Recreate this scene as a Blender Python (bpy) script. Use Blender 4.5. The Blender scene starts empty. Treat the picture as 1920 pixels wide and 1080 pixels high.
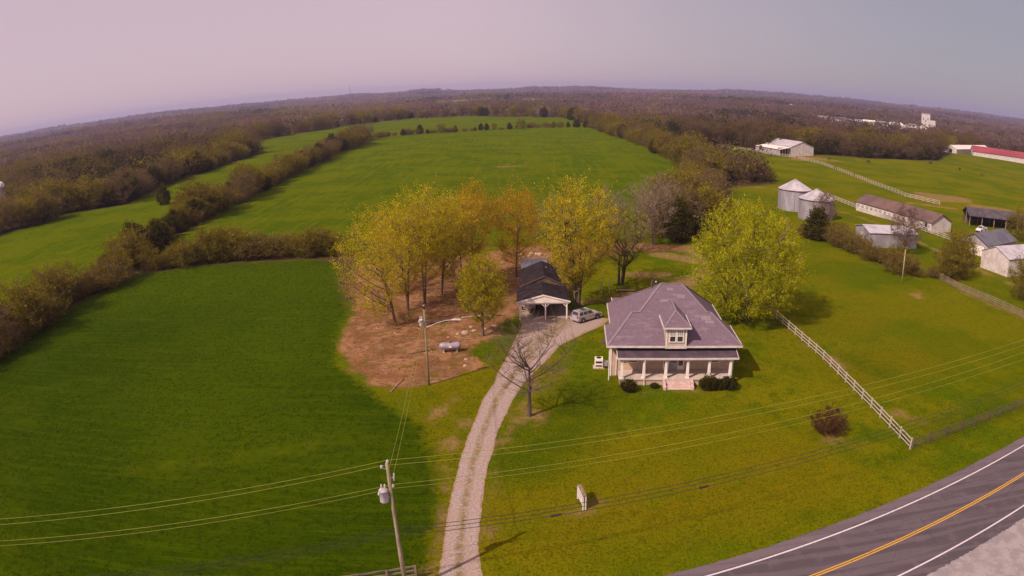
import bpy, math, random
import numpy as np
from mathutils import Matrix, Vector

scene = bpy.context.scene
COL = scene.collection
rad = math.radians

# ------------------------------------------------------------------ camera
# drone camera: wide action-camera lens (equisolid), 33 m above the ground
cam_d = bpy.data.cameras.new('camera')
cam = bpy.data.objects.new('camera', cam_d)
COL.objects.link(cam)
cam_d.type = 'PANO'
for holder in (cam_d, getattr(cam_d, 'cycles', None)):
    if holder is not None and hasattr(holder, 'panorama_type'):
        try:
            holder.panorama_type = 'FISHEYE_EQUISOLID'
            holder.fisheye_lens = 36.0 * 1350.0 / 1920.0
            holder.fisheye_fov = rad(150)
        except Exception:
            pass
cam_d.sensor_fit = 'HORIZONTAL'
cam_d.sensor_width = 36.0
cam_d.sensor_height = 20.25
cam_d.clip_start = 0.5
cam_d.clip_end = 30000
pitch, roll = rad(15.8), rad(-1.0)
cam.matrix_world = (Matrix.Translation((0, 0, 33.0)) @ Matrix.Rotation(math.pi / 2 - pitch, 4, 'X')
                    @ Matrix.Rotation(roll, 4, 'Z'))
scene.camera = cam

# ------------------------------------------------------------------ light
SUN_AZ, SUN_EL = 38.0, 43.0          # shadows fall towards +x +y
world = bpy.data.worlds.new('World')
scene.world = world
world.use_nodes = True
wn, wl = world.node_tree.nodes, world.node_tree.links
for n in list(wn):
    wn.remove(n)
w_out = wn.new('ShaderNodeOutputWorld')
w_bg = wn.new('ShaderNodeBackground')
w_sky = wn.new('ShaderNodeTexSky')
w_sky.sky_type = 'NISHITA'
w_sky.sun_disc = False
w_sky.sun_elevation = rad(SUN_EL)
w_sky.sun_rotation = rad(180 + 90 - SUN_AZ)
w_sky.air_density = 1.0
w_sky.dust_density = 1.0
w_sky.ozone_density = 1.0
w_mix = wn.new('ShaderNodeMix')
w_mix.data_type = 'RGBA'
w_mix.inputs[0].default_value = 0.78
wl.new(w_sky.outputs[0], w_mix.inputs[6])
# thin milky veil of high cloud: pinkish over most of the sky, thinner and greyer opposite the sun
w_geo = wn.new('ShaderNodeTexCoord')
w_dot = wn.new('ShaderNodeVectorMath'); w_dot.operation = 'DOT_PRODUCT'
wl.new(w_geo.outputs['Generated'], w_dot.inputs[0])
w_dot.inputs[1].default_value = (-math.cos(rad(SUN_AZ)), -math.sin(rad(SUN_AZ)), 0)
w_noi = wn.new('ShaderNodeTexNoise'); w_noi.inputs['Scale'].default_value = 2.2; w_noi.inputs['Detail'].default_value = 3
wl.new(w_geo.outputs['Generated'], w_noi.inputs['Vector'])
w_add = wn.new('ShaderNodeMath'); w_add.operation = 'MULTIPLY_ADD'
wl.new(w_noi.outputs[0], w_add.inputs[0]); w_add.inputs[1].default_value = .16; wl.new(w_dot.outputs['Value'], w_add.inputs[2])
w_rmp = wn.new('ShaderNodeMapRange'); w_rmp.interpolation_type = 'SMOOTHSTEP'
wl.new(w_add.outputs[0], w_rmp.inputs[0]); w_rmp.inputs[1].default_value = -.95; w_rmp.inputs[2].default_value = -.45
w_veil = wn.new('ShaderNodeMix'); w_veil.data_type = 'RGBA'
wl.new(w_rmp.outputs[0], w_veil.inputs[0])
w_veil.inputs[6].default_value = (4.0, 3.5, 4.1, 1); w_veil.inputs[7].default_value = (8.5, 6.0, 6.7, 1)
wl.new(w_veil.outputs[2], w_mix.inputs[7])
wl.new(w_mix.outputs[2], w_bg.inputs[0])
w_bg.inputs[1].default_value = 0.085
wl.new(w_bg.outputs[0], w_out.inputs[0])

sun_d = bpy.data.lights.new('sun', 'SUN')
sun_d.energy = 5.0
sun_d.angle = rad(0.6)
sun_d.color = (1.0, 0.79, 0.66)
sun = bpy.data.objects.new('sun', sun_d)
COL.objects.link(sun)
ld = Vector((math.cos(rad(SUN_AZ)) * math.cos(rad(SUN_EL)), math.sin(rad(SUN_AZ)) * math.cos(rad(SUN_EL)), -math.sin(rad(SUN_EL))))
sun.rotation_euler = ld.to_track_quat('-Z', 'Y').to_euler()
sun.location = (-60, -60, 120)

vs = scene.view_settings
vs.view_transform = 'Standard'
vs.look = 'None'
vs.exposure = 0.0
vs.gamma = 1.0
scene.cycles.max_bounces = 6
scene.cycles.transparent_max_bounces = 6
scene.cycles.volume_bounces = 0

# ------------------------------------------------------------------ helpers: tags and meshes
def tag(o, label=None, cat=None, group=None, kind=None):
    if label: o['label'] = label
    if cat: o['category'] = cat
    if group: o['group'] = group
    if kind: o['kind'] = kind
    return o

def empty(name, loc=(0, 0, 0), rz=0.0, label=None, cat=None, group=None):
    o = bpy.data.objects.new(name, None)
    COL.objects.link(o)
    o.empty_display_size = 0.3
    o.location = loc
    o.rotation_euler = (0, 0, rz)
    return tag(o, label, cat, group)

def link(name, me, parent=None, mat=None):
    o = bpy.data.objects.new(name, me)
    COL.objects.link(o)
    if mat is not None and not me.materials:
        me.materials.append(mat)
    o.parent = parent
    return o

def copy_tree(o, parent=None):
    c = o.copy()
    COL.objects.link(c)
    c.parent = parent
    for ch in list(o.children):
        copy_tree(ch, c)
    return c

def np_mesh(name, v, f, mat=None, smooth=False, col=None):
    """v (N,3), f (M,k) arrays -> mesh, fast"""
    me = bpy.data.meshes.new(name)
    v = np.asarray(v, np.float32); f = np.asarray(f, np.int32)
    me.vertices.add(len(v)); me.vertices.foreach_set('co', v.ravel())
    k = f.shape[1]
    me.loops.add(f.size); me.loops.foreach_set('vertex_index', f.ravel())
    me.polygons.add(len(f))
    me.polygons.foreach_set('loop_start', np.arange(0, f.size, k, dtype=np.int32))
    if col is not None:
        a = me.color_attributes.new('col', 'FLOAT_COLOR', 'POINT')
        c = np.ones((len(v), 4), np.float32); c[:, :3] = col
        a.data.foreach_set('color', c.ravel())
    me.update(calc_edges=True)
    me.polygons.foreach_set('use_smooth', np.full(len(f), bool(smooth)))
    if mat: me.materials.append(mat)
    return me

class MB:
    """collects simple shapes into one mesh"""
    def __init__(s): s.v = []; s.f = []
    def add(s, vs, fs):
        o = len(s.v); s.v += [tuple(p) for p in vs]; s.f += [tuple(i + o for i in f) for f in fs]; return s
    def box(s, x0, x1, y0, y1, z0, z1):
        return s.add([(x0, y0, z0), (x1, y0, z0), (x1, y1, z0), (x0, y1, z0), (x0, y0, z1), (x1, y0, z1), (x1, y1, z1), (x0, y1, z1)],
                     [(3, 2, 1, 0), (4, 5, 6, 7), (0, 1, 5, 4), (1, 2, 6, 5), (2, 3, 7, 6), (3, 0, 4, 7)])
    def hexa(s, b, t):
        return s.add(list(b) + list(t), [(3, 2, 1, 0), (4, 5, 6, 7), (0, 1, 5, 4), (1, 2, 6, 5), (2, 3, 7, 6), (3, 0, 4, 7)])
    def beam(s, p, q, w, h, up=(0, 0, 1)):
        p, q = Vector(p), Vector(q); d = (q - p).normalized(); up = Vector(up)
        if abs(d.dot(up)) > .98: up = Vector((0, 1, 0))
        x = d.cross(up).normalized() * w / 2; y = x.cross(d).normalized() * h / 2
        return s.hexa([p - x - y, p + x - y, p + x + y, p - x + y], [q - x - y, q + x - y, q + x + y, q - x + y])
    def tube(s, pts, rs, n=8, cap=True):
        pts = [Vector(p) for p in pts]
        if not hasattr(rs, '__len__'): rs = [rs] * len(pts)
        o = len(s.v)
        for i, p in enumerate(pts):
            d = (pts[min(i + 1, len(pts) - 1)] - pts[max(i - 1, 0)]).normalized()
            up = Vector((0, 0, 1)) if abs(d.z) < .95 else Vector((1, 0, 0))
            x = d.cross(up).normalized(); y = x.cross(d)
            for k in range(n):
                a = 2 * math.pi * k / n
                s.v.append(tuple(p + (x * math.cos(a) + y * math.sin(a)) * rs[i]))
        for i in range(len(pts) - 1):
            for k in range(n):
                a, b = o + i * n + k, o + i * n + (k + 1) % n
                s.f.append((a, b, b + n, a + n))
        if cap:
            s.f.append(tuple(o + k for k in reversed(range(n)))); m = o + (len(pts) - 1) * n
            s.f.append(tuple(m + k for k in range(n)))
        return s
    def lathe(s, prof, n=20, c=(0, 0, 0)):
        o = len(s.v); m = len(prof)
        for k in range(n):
            a = 2 * math.pi * k / n
            for r, z in prof: s.v.append((c[0] + r * math.cos(a), c[1] + r * math.sin(a), c[2] + z))
        for k in range(n):
            for i in range(m - 1):
                a, b = o + k * m + i, o + ((k + 1) % n) * m + i
                s.f.append((a, b, b + 1, a + 1))
        return s
    def prism(s, poly, axis, a, b):
        """poly of 2-D points extruded along axis 'x','y' or 'z' from a to b"""
        mk = {'z': lambda p, t: (p[0], p[1], t), 'y': lambda p, t: (p[0], t, p[1]), 'x': lambda p, t: (t, p[0], p[1])}[axis]
        n = len(poly)
        return s.add([mk(p, a) for p in poly] + [mk(p, b) for p in poly],
                     [tuple(reversed(range(n))), tuple(range(n, 2 * n))] + [(i, (i + 1) % n, n + (i + 1) % n, n + i) for i in range(n)])
    def mesh(s, name, mat=None, smooth=False):
        me = bpy.data.meshes.new(name)
        me.from_pydata(s.v, [], s.f); me.update()
        if smooth: me.polygons.foreach_set('use_smooth', [True] * len(me.polygons))
        if mat: me.materials.append(mat)
        return me
    def build(s, name, mat, parent=None, smooth=False, bevel=0.0):
        import bmesh
        me = s.mesh(name, mat, smooth)
        bm = bmesh.new(); bm.from_mesh(me)
        bmesh.ops.recalc_face_normals(bm, faces=bm.faces)
        if bevel: bmesh.ops.bevel(bm, geom=list(bm.edges), offset=bevel, segments=2, affect='EDGES', clamp_overlap=True)
        bm.to_mesh(me); bm.free()
        return link(name, me, parent)

# ------------------------------------------------------------------ helpers: materials
class NT:
    def __init__(s, m): s.n = m.node_tree.nodes; s.l = m.node_tree.links
    def new(s, t, **k):
        n = s.n.new(t)
        for a, b in k.items(): setattr(n, a, b)
        return n
    def put(s, inp, val):
        if hasattr(val, 'is_linked') or hasattr(val, 'links'): s.l.new(val, inp)
        elif val is not None:
            inp.default_value = (tuple(val) + (1,)) if (hasattr(val, '__len__') and len(val) == 3 and inp.type == 'RGBA') else val
    def noise(s, vec, scale, detail=4, rough=.55, dist=0.0):
        n = s.new('ShaderNodeTexNoise'); s.put(n.inputs['Vector'], vec)
        n.inputs['Scale'].default_value = scale; n.inputs['Detail'].default_value = detail
        n.inputs['Roughness'].default_value = rough; n.inputs['Distortion'].default_value = dist
        return n.outputs[0]
    def math(s, op, a, b=None, c=None, clamp=False):
        n = s.new('ShaderNodeMath', operation=op, use_clamp=clamp)
        for i, x in enumerate((a, b, c)):
            if x is not None: s.put(n.inputs[i], x)
        return n.outputs[0]
    def step(s, x, lo, hi, a=0.0, b=1.0):
        n = s.new('ShaderNodeMapRange', interpolation_type='SMOOTHSTEP')
        s.put(n.inputs[0], x)
        for i, q in enumerate((lo, hi, a, b)): s.put(n.inputs[i + 1], q)
        return n.outputs[0]
    def mix(s, f, a, b, mode='MIX'):
        n = s.new('ShaderNodeMix', data_type='RGBA', blend_type=mode)
        s.put(n.inputs[0], f); s.put(n.inputs[6], a); s.put(n.inputs[7], b)
        return n.outputs[2]
    def attr(s, name, colour=False):
        n = s.new('ShaderNodeAttribute', attribute_name=name)
        return n.outputs['Color'] if colour else n.outputs['Fac']
    def bump(s, h, strength, dist=0.1):
        n = s.new('ShaderNodeBump'); s.put(n.inputs['Height'], h)
        n.inputs['Strength'].default_value = strength; n.inputs['Distance'].default_value = dist
        return n.outputs[0]

def new_mat(name):
    m = bpy.data.materials.new(name); m.use_nodes = True
    t = NT(m); b = t.n.get('Principled BSDF')
    return m, t, b

def M(name, c1, c2=None, scale=3.0, rough=.7, metal=0.0, bump=0.0, bscale=None, spec=.3, fine=None, stretch=None):
    """two-tone weathered surface"""
    m, t, b = new_mat(name)
    c2 = c2 or tuple(x * .78 for x in c1)
    vec = t.new('ShaderNodeTexCoord').outputs['Object']
    if stretch:
        mp = t.new('ShaderNodeMapping'); t.put(mp.inputs[0], vec); mp.inputs['Scale'].default_value = stretch; vec = mp.outputs[0]
    n1 = t.noise(vec, scale, 5, .65)
    c = t.mix(t.step(n1, .42, .58), c1, c2)
    if fine:
        n2 = t.noise(vec, fine, 3)
        c = t.mix(t.step(n2, .3, .75, 0, .35), c, tuple(x * .6 for x in c1))
    t.put(b.inputs['Base Color'], c)
    b.inputs['Roughness'].default_value = rough; b.inputs['Metallic'].default_value = metal
    b.inputs['Specular IOR Level'].default_value = spec
    if bump:
        t.put(b.inputs['Normal'], t.bump(t.noise(vec, bscale or scale * 6, 4), bump, .05))
    return m

MAT = {}
MAT['white'] = M('white_paint', (.80, .74, .68), (.70, .63, .57), 1.2, .6)
MAT['fence_white'] = M('fence_paint', (.54, .47, .41), (.36, .30, .25), 1.5, .8, fine=9)
MAT['fence_wood'] = M('weathered_boards', (.30, .235, .17), (.17, .13, .09), 1.4, .85, fine=8)
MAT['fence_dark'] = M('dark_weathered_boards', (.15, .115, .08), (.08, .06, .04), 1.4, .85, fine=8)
MAT['trim'] = M('trim_paint', (.62, .55, .53), (.50, .44, .42), 1.5, .55)
MAT['siding'] = M('tan_siding', (.50, .42, .34), (.42, .35, .28), 1.0, .65, stretch=(1, 1, 8))
MAT['glass'] = M('window_glass', (.03, .03, .04), (.05, .045, .055), .8, .12, spec=.6)
MAT['curtain'] = M('pale_window_sash', (.36, .34, .37), (.26, .25, .28), 2, .4)
MAT['porch_roof'] = M('porch_membrane', (.085, .062, .078), (.062, .046, .058), .8, .7, bump=.1, spec=.2)
MAT['pink'] = M('pink_painted_step', (.60, .44, .40), (.50, .36, .33), 2, .75)
MAT['floor'] = M('porch_floor_paint', (.55, .46, .40), (.46, .38, .33), 1.5, .7)
MAT['metal'] = M('galvanised_metal', (.41, .385, .44), (.31, .285, .33), .5, .5, .25, stretch=(1, 1, .3))
MAT['metal_roof'] = M('pale_metal_roof', (.55, .52, .56), (.42, .39, .42), .4, .45, .2)
MAT['blue_roof'] = M('blue_grey_metal_roof', (.33, .35, .43), (.24, .25, .31), .9, .5, .1)
MAT['black_roof'] = M('black_shingle', (.022, .016, .020), (.042, .032, .037), 1.1, .95, bump=.3, fine=5, spec=.08)
MAT['dark_roof'] = M('dark_metal_roof', (.06, .052, .06), (.095, .08, .09), .5, .6)
MAT['brown_roof'] = M('rusted_brown_roof', (.115, .075, .07), (.17, .10, .085), .25, .8, fine=3)
MAT['grey_roof'] = M('grey_blue_roof', (.13, .125, .155), (.10, .095, .12), .4, .7)
MAT['red_roof'] = M('red_metal_roof', (.30, .055, .07), (.24, .045, .055), .05, .5)
MAT['barn_white'] = M('white_barn_wall', (.62, .56, .55), (.50, .44, .42), .6, .7, fine=2.5)
MAT['barn_grey'] = M('grey_shaded_siding', (.36, .33, .36), (.28, .25, .27), .6, .7)
MAT['dark'] = M('dark_opening', (.02, .018, .018), (.035, .03, .03), 1, .9)
MAT['pole'] = M('utility_pole_wood', (.30, .25, .16), (.21, .17, .11), 1.5, .9, stretch=(4, 4, .5))
MAT['pole_y'] = M('pale_pole_wood', (.36, .31, .15), (.28, .24, .11), 1.5, .9)
MAT['wire'] = M('aluminium_wire', (.30, .31, .05), (.25, .26, .04), .3, .6, .1)
MAT['cable'] = M('black_cable', (.025, .022, .018), (.035, .03, .025), .3, .7)
MAT['ceramic'] = M('grey_enamel', (.58, .53, .56), (.46, .42, .45), 1.2, .35)
MAT['car_silver'] = M('silver_car_paint', (.50, .47, .50), (.46, .43, .46), .8, .28, .35, spec=.5)
MAT['car_white'] = M('white_car_paint', (.72, .70, .70), (.66, .63, .63), .8, .3, spec=.5)
MAT['tyre'] = M('tyre_rubber', (.02, .02, .02), (.03, .028, .027), 3, .85)
MAT['rim'] = M('wheel_alloy', (.32, .31, .33), (.24, .23, .25), 3, .4, .6)
MAT['lamp_red'] = M('red_lamp', (.30, .02, .02), (.22, .015, .015), 3, .3)
MAT['lamp_clear'] = M('clear_lamp', (.6, .58, .58), (.5, .48, .48), 3, .2)
MAT['tank'] = M('propane_tank_paint', (.36, .31, .36), (.27, .235, .27), 1.4, .38, .2)
MAT['hull'] = M('boat_hull_gelcoat', (.60, .52, .56), (.46, .38, .42), 1.0, .35)
MAT['hull_dark'] = M('boat_cover', (.10, .075, .09), (.14, .105, .12), 1.5, .8)
MAT['rust'] = M('rusty_iron', (.16, .085, .06), (.10, .055, .04), 3, .8)
MAT['bark'] = M('tree_bark', (.165, .115, .07), (.10, .07, .045), 1.6, .95, stretch=(3, 3, .7), bump=.4)
MAT['bark_dark'] = M('dark_bark', (.075, .055, .045), (.045, .033, .028), 1.6, .95, stretch=(3, 3, .7), bump=.4)
MAT['bark_brown'] = M('brown_bark', (.115, .08, .06), (.075, .05, .04), 1.6, .95, stretch=(3, 3, .7))
MAT['twig'] = M('bare_twigs', (.17, .115, .085), (.12, .08, .06), .8, .95)
MAT['twig_pale'] = M('pale_bare_twigs', (.27, .20, .15), (.20, .145, .105), .8, .95)
MAT['stone_pale'] = M('pale_field_stone', (.45, .36, .27), (.32, .25, .18), 1.5, .9, bump=.4)
MAT['wood_log'] = M('cut_wood', (.42, .30, .20), (.26, .18, .12), 2, .9)
MAT['horse'] = M('dark_horse_coat', (.045, .028, .018), (.03, .018, .012), 2, .7)
MAT['horse_brown'] = M('bay_horse_coat', (.14, .07, .03), (.09, .045, .02), 2, .7)
MAT['sign'] = M('white_sign_face', (.74, .68, .68), (.66, .60, .60), 1.2, .5)
MAT['print'] = M('faded_sign_print', (.40, .36, .42), (.34, .30, .36), 3, .6)

def stone_mat():
    m, t, b = new_mat('stone_veneer')
    vec = t.new('ShaderNodeTexCoord').outputs['Object']
    # project bricks on the wall: use u+v along, z up
    sep = t.new('ShaderNodeSeparateXYZ'); t.put(sep.inputs[0], vec)
    cmb = t.new('ShaderNodeCombineXYZ')
    t.put(cmb.inputs[0], t.math('ADD', sep.outputs[0], sep.outputs[1])); t.put(cmb.inputs[1], sep.outputs[2])
    br = t.new('ShaderNodeTexBrick'); t.put(br.inputs['Vector'], cmb.outputs[0])
    br.inputs['Color1'].default_value = (.58, .43, .31, 1); br.inputs['Color2'].default_value = (.42, .30, .215, 1)
    br.inputs['Mortar'].default_value = (.45, .36, .28, 1); br.inputs['Scale'].default_value = 1.6
    br.inputs['Mortar Size'].default_value = .03
    br.offset = .5
    c = t.mix(t.step(t.noise(vec, 1.3, 4), .35, .7, 0, .5), br.outputs[0], (.46, .31, .235))
    t.put(b.inputs['Base Color'], c); b.inputs['Roughness'].default_value = .9
    t.put(b.inputs['Normal'], t.bump(br.outputs[1], -.4, .05))
    return m
MAT['stone'] = stone_mat()

def shingle_mat():
    m, t, b = new_mat('asphalt_shingles')
    vec = t.new('ShaderNodeTexCoord').outputs['Object']
    sep = t.new('ShaderNodeSeparateXYZ'); t.put(sep.inputs[0], vec)
    cmb = t.new('ShaderNodeCombineXYZ')
    t.put(cmb.inputs[0], t.math('ADD', sep.outputs[0], t.math('MULTIPLY', sep.outputs[1], .35))); t.put(cmb.inputs[1], t.math('MULTIPLY', sep.outputs[2], 2.0))
    br = t.new('ShaderNodeTexBrick'); t.put(br.inputs['Vector'], cmb.outputs[0])
    br.inputs['Color1'].default_value = (.180, .128, .163, 1); br.inputs['Color2'].default_value = (.136, .094, .121, 1)
    br.inputs['Mortar'].default_value = (.12, .084, .108, 1); br.inputs['Scale'].default_value = 2.2
    br.inputs['Mortar Size'].default_value = .016
    mp = t.new('ShaderNodeMapping'); t.put(mp.inputs[0], vec); mp.inputs['Scale'].default_value = (.5, .5, 3.5)
    n = t.noise(mp.outputs[0], 1.1, 5, .7)
    c = t.mix(t.step(n, .5, .72, 0, .7), br.outputs[0], (.25, .188, .226))
    c = t.mix(t.step(t.noise(vec, .35, 3), .4, .7, 0, .3), c, (.13, .10, .122))
    t.put(b.inputs['Base Color'], c); b.inputs['Roughness'].default_value = .85
    b.inputs['Specular IOR Level'].default_value = .25
    t.put(b.inputs['Normal'], t.bump(br.outputs[1], -.25, .03))
    return m
MAT['shingle'] = shingle_mat()
MAT['shingle_pale'] = M('pale_shingle_patch', (.225, .182, .208), (.19, .155, .178), 2.5, .85)

def leaf_mat(name, rough=.6, trans=.42):
    m, t, b = new_mat(name)
    c = t.attr('col', True)
    out = t.n.get('Material Output')
    df = t.new('ShaderNodeBsdfDiffuse'); tr = t.new('ShaderNodeBsdfTranslucent'); mx = t.new('ShaderNodeMixShader')
    t.put(df.inputs[0], c); t.put(tr.inputs[0], c); mx.inputs[0].default_value = trans
    t.l.new(df.outputs[0], mx.inputs[1]); t.l.new(tr.outputs[0], mx.inputs[2]); t.l.new(mx.outputs[0], out.inputs[0])
    t.n.remove(b)
    return m
MAT['leaf'] = leaf_mat('spring_leaves')
MAT['far'] = leaf_mat('distant_foliage', trans=.5)

# ------------------------------------------------------------------ terrain
def vnoise(x, y, seed=0):
    x = np.asarray(x, float); y = np.asarray(y, float)
    xi, yi = np.floor(x), np.floor(y)
    fx, fy = x - xi, y - yi
    fx = fx * fx * (3 - 2 * fx); fy = fy * fy * (3 - 2 * fy)
    def h(a, b):
        q = np.sin(a * 127.1 + b * 311.7 + seed * 74.7) * 43758.5453
        return q - np.floor(q)
    return (h(xi, yi) * (1 - fx) * (1 - fy) + h(xi + 1, yi) * fx * (1 - fy) + h(xi, yi + 1) * (1 - fx) * fy + h(xi + 1, yi + 1) * fx * fy)

def sstep(x, a, b):
    t = np.clip((x - a) / (b - a), 0, 1)
    return t * t * (3 - 2 * t)

def ter(x, y):
    x = np.asarray(x, float); y = np.asarray(y, float)
    r = np.hypot(x, y)
    az = np.degrees(np.arctan2(x, np.maximum(y, 1e-3)))
    z = .45 * (vnoise(x / 45, y / 45, 1) + .6 * vnoise(x / 21, y / 21, 2) - .8) * (sstep(r, 120, 200) + 2.4 * sstep(r, 260, 420))
    z = z + (26 * (vnoise(x / 800, y / 620, 3) - .5) + 9 * (vnoise(x / 300, y / 240, 4) - .5)) * sstep(r, 1250, 2300)
    hill = 12 + 14 * vnoise(az / 5.5 + 40, r / 2500, 5) + 8 * vnoise(az / 2.1 + 9, r / 2500, 6)
    for a0, w, hh in ((5.5, 3.0, 26), (18, 2.2, 24), (22, 2.5, 18), (-6.5, 1.3, 26), (2, 1.6, 16), (27, 2.4, 16), (35, 3, 16), (-12, 1.0, 12)):
        hill = hill + hh * np.exp(-((az - a0) / w) ** 2)
    z = z + hill * sstep(r, 4200, 7600)
    return z

def sdf(px, py, poly):
    """signed distance, positive inside"""
    P = np.asarray(poly, float); d = np.full(px.shape, 1e9); ins = np.zeros(px.shape, bool)
    for i in range(len(P)):
        a, b = P[i], P[(i + 1) % len(P)]
        ex, ey = b - a
        t = np.clip(((px - a[0]) * ex + (py - a[1]) * ey) / (ex * ex + ey * ey), 0, 1)
        d = np.minimum(d, np.hypot(px - a[0] - t * ex, py - a[1] - t * ey))
        c = ((a[1] <= py) & (b[1] > py)) | ((b[1] <= py) & (a[1] > py))
        if ey != 0: ins ^= c & (px < a[0] + (py - a[1]) * ex / ey)
    return np.where(ins, d, -d)

def caps(px, py, segs):
    best = np.full(px.shape, -1e9)
    for x1, y1, x2, y2, r in segs:
        ex, ey = x2 - x1, y2 - y1; L = ex * ex + ey * ey
        t = np.clip(((px - x1) * ex + (py - y1) * ey) / L, 0, 1) if L > 0 else 0
        best = np.maximum(best, r - np.hypot(px - x1 - t * ex, py - y1 - t * ey))
    return best

CROP = [(-85, 40), (-60, 12), (-8, 22), (-6.6, 41), (-6.3, 47), (-6.7, 54.7), (-9.5, 65.4), (-15.9, 73.4), (-22, 82), (-24.5, 91), (-25.5, 105),
        (-31, 122), (-34, 136), (-40, 141), (-64, 139), (-79, 132), (-82, 108), (-83, 88)]
MAIN = [(-34, 145), (-64, 143), (-80, 142), (-88, 170), (-90, 200), (-92, 250), (-96, 323), (-98, 393), (-102, 524), (-66, 575), (-2, 606), (72, 611),
        (79, 455), (79, 335), (73, 290), (62, 240), (46, 170), (30, 154), (2, 151)]
LEFT = [(-86, 50), (-85, 130), (-95, 200), (-100, 390), (-104, 524), (-163, 445), (-160, 379), (-156, 302), (-147, 242), (-168, 231), (-175, 195), (-205, 180), (-240, 120), (-150, 30)]
FLD2 = [(-104, 530), (-66, 580), (-2, 611), (75, 618), (77, 647), (60, 847), (-37, 922), (-135, 936), (-162, 820), (-206, 687), (-226, 576), (-163, 445)]
PAST = [(60, 232), (98, 250), (110, 300), (113, 425), (143, 441), (146, 393), (179, 384), (216, 384), (279, 405), (360, 497), (402, 450), (700, 520), (520, 200), (170, 60), (60, 60), (50, 160)]
YARD = [(-90, -60), (-34, 40), (-26, 110), (-32, 144), (2, 151), (30, 154), (46, 170), (62, 240), (110, 240), (260, 200), (240, 60), (120, -60)]
DIRT = [(-23.6, 91), (-24.7, 106), (-30.6, 122), (-31, 134), (-21.7, 142), (-6, 142), (2.4, 149), (16, 151), (28, 151), (37, 147), (37, 142), (24, 143), (12, 133),
        (9.5, 112), (0.5, 103), (-1.0, 97), (-2.2, 91), (-4.5, 90), (-5.5, 86), (-3.5, 82), (-6.5, 78.7), (-12.4, 75), (-16.4, 76), (-20.7, 81.4)]
BARE = [(37.8, 146, 37.5, 128, 1.6), (37.5, 128, 29, 116, 2.2), (29, 116, 20, 111, 1.6), (20, 112, 17, 110, 1.2), (22, 124, 27, 123, 2.2), (30, 140, 37, 133, 2.4),
        (1.5, 67.3, 1.5, 67.3, 1.5), (72, 107.8, 73, 108, 1.6), (-5.9, 41, -5.8, 50, .2), (-6.3, 53, -6.6, 57, .2), (-6.5, 61, -5, 66, .3), (-2.3, 41, -2.5, 57, .2), (-2.5, 57, 3.2, 79, .1),
        (-9, 67, -6.5, 72, .3), (31.7, 58.5, 31.7, 58.5, 1.3), (40.8, 85, 42, 78, .9), (42.5, 63, 44, 61, .9), (-3.7, 309, 4, 311, 2.6), (-2, 318, 2, 324, 1.0),
        (86, 117, 84.5, 104, .9), (84.5, 104, 88, 92, 1.0), (97.5, 193, 100, 185, .9), (100, 185, 100.5, 150, .7), (100.5, 150, 99.9, 128, .8), (99.9, 128, 101.5, 112, .9),
        (158, 372, 172, 360, 7), (150, 350, 160, 372, 5), (168, 355, 190, 352, 2.5), (150, 226, 166, 226, 7), (158, 238, 170, 230, 5), (166, 212, 178, 206, 4), (136, 213, 150, 205, 2.0),
        (71, 106, 74, 109, .8), (81, 245, 96, 235, 1.2), (6.8, 49.9, 4.8, 49.2, .5), (15, 72.6, 21, 72.2, .5), (5.8, 80.8, 5.8, 80.8, .7), (18, 104, 20.5, 104, .9),
        (113, 419, 144, 436, 2.5), (140, 443, 152, 438, 3), (12, 108, 20, 109, 1.3), (-100, 530, -64, 578, 3), (-64, 932, -40, 928, 7), (-20, 918, 30, 880, 7)]
TRACK = [(-20, 290, -42, 190, .5), (-14, 290, -36, 190, .5), (-31, 360, -47, 230, .5), (30, 420, 22, 200, .5), (60, 460, 56, 260, .5), (-160, 210, -190, 170, .6), (-166, 208, -197, 168, .6),
         (-20, 60, -40, 52, .35), (-19, 62, -39, 54, .35), (-12, 64, -20, 60, .35)]

def axis_lines(lo, hi, a, b, d, g):
    core = list(np.arange(a, b + d / 2, d))
    up, s, x = [], d, core[-1]
    while x < hi: s *= g; x += s; up.append(min(x, hi))
    dn, s, x = [], d, core[0]
    while x > lo: s *= g; x -= s; dn.append(max(x, lo))
    return np.array(dn[::-1] + core + up)

gx = axis_lines(-10500, 10500, -90, 110, 1.4, 1.033)
gy = axis_lines(-600, 10500, 28, 165, 1.4, 1.027)
GX, GY = np.meshgrid(gx, gy)
fx, fy = GX.ravel(), GY.ravel()
nx, ny = len(gx), len(gy)
gv = np.stack([fx, fy, ter(fx, fy)], 1)
ii = (np.arange(ny - 1)[:, None] * nx + np.arange(nx - 1)[None]).ravel()
gf = np.stack([ii, ii + 1, ii + 1 + nx, ii + nx], 1)

def open_sd(x, y):
    return np.max([sdf(x, y, p) for p in (CROP, MAIN, LEFT, FLD2, PAST, YARD)], axis=0)
def clearing(x, y):
    """>0 where the far countryside is open fields"""
    r = np.hypot(x, y)
    n = .6 * vnoise(x / 260 + 3, y / 170 + 8, 21) + .4 * vnoise(x / 90, y / 80, 22)
    return (n - .69) * sstep(r, 650, 1000) - .02 * (1 - sstep(r, 650, 1000))

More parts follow.
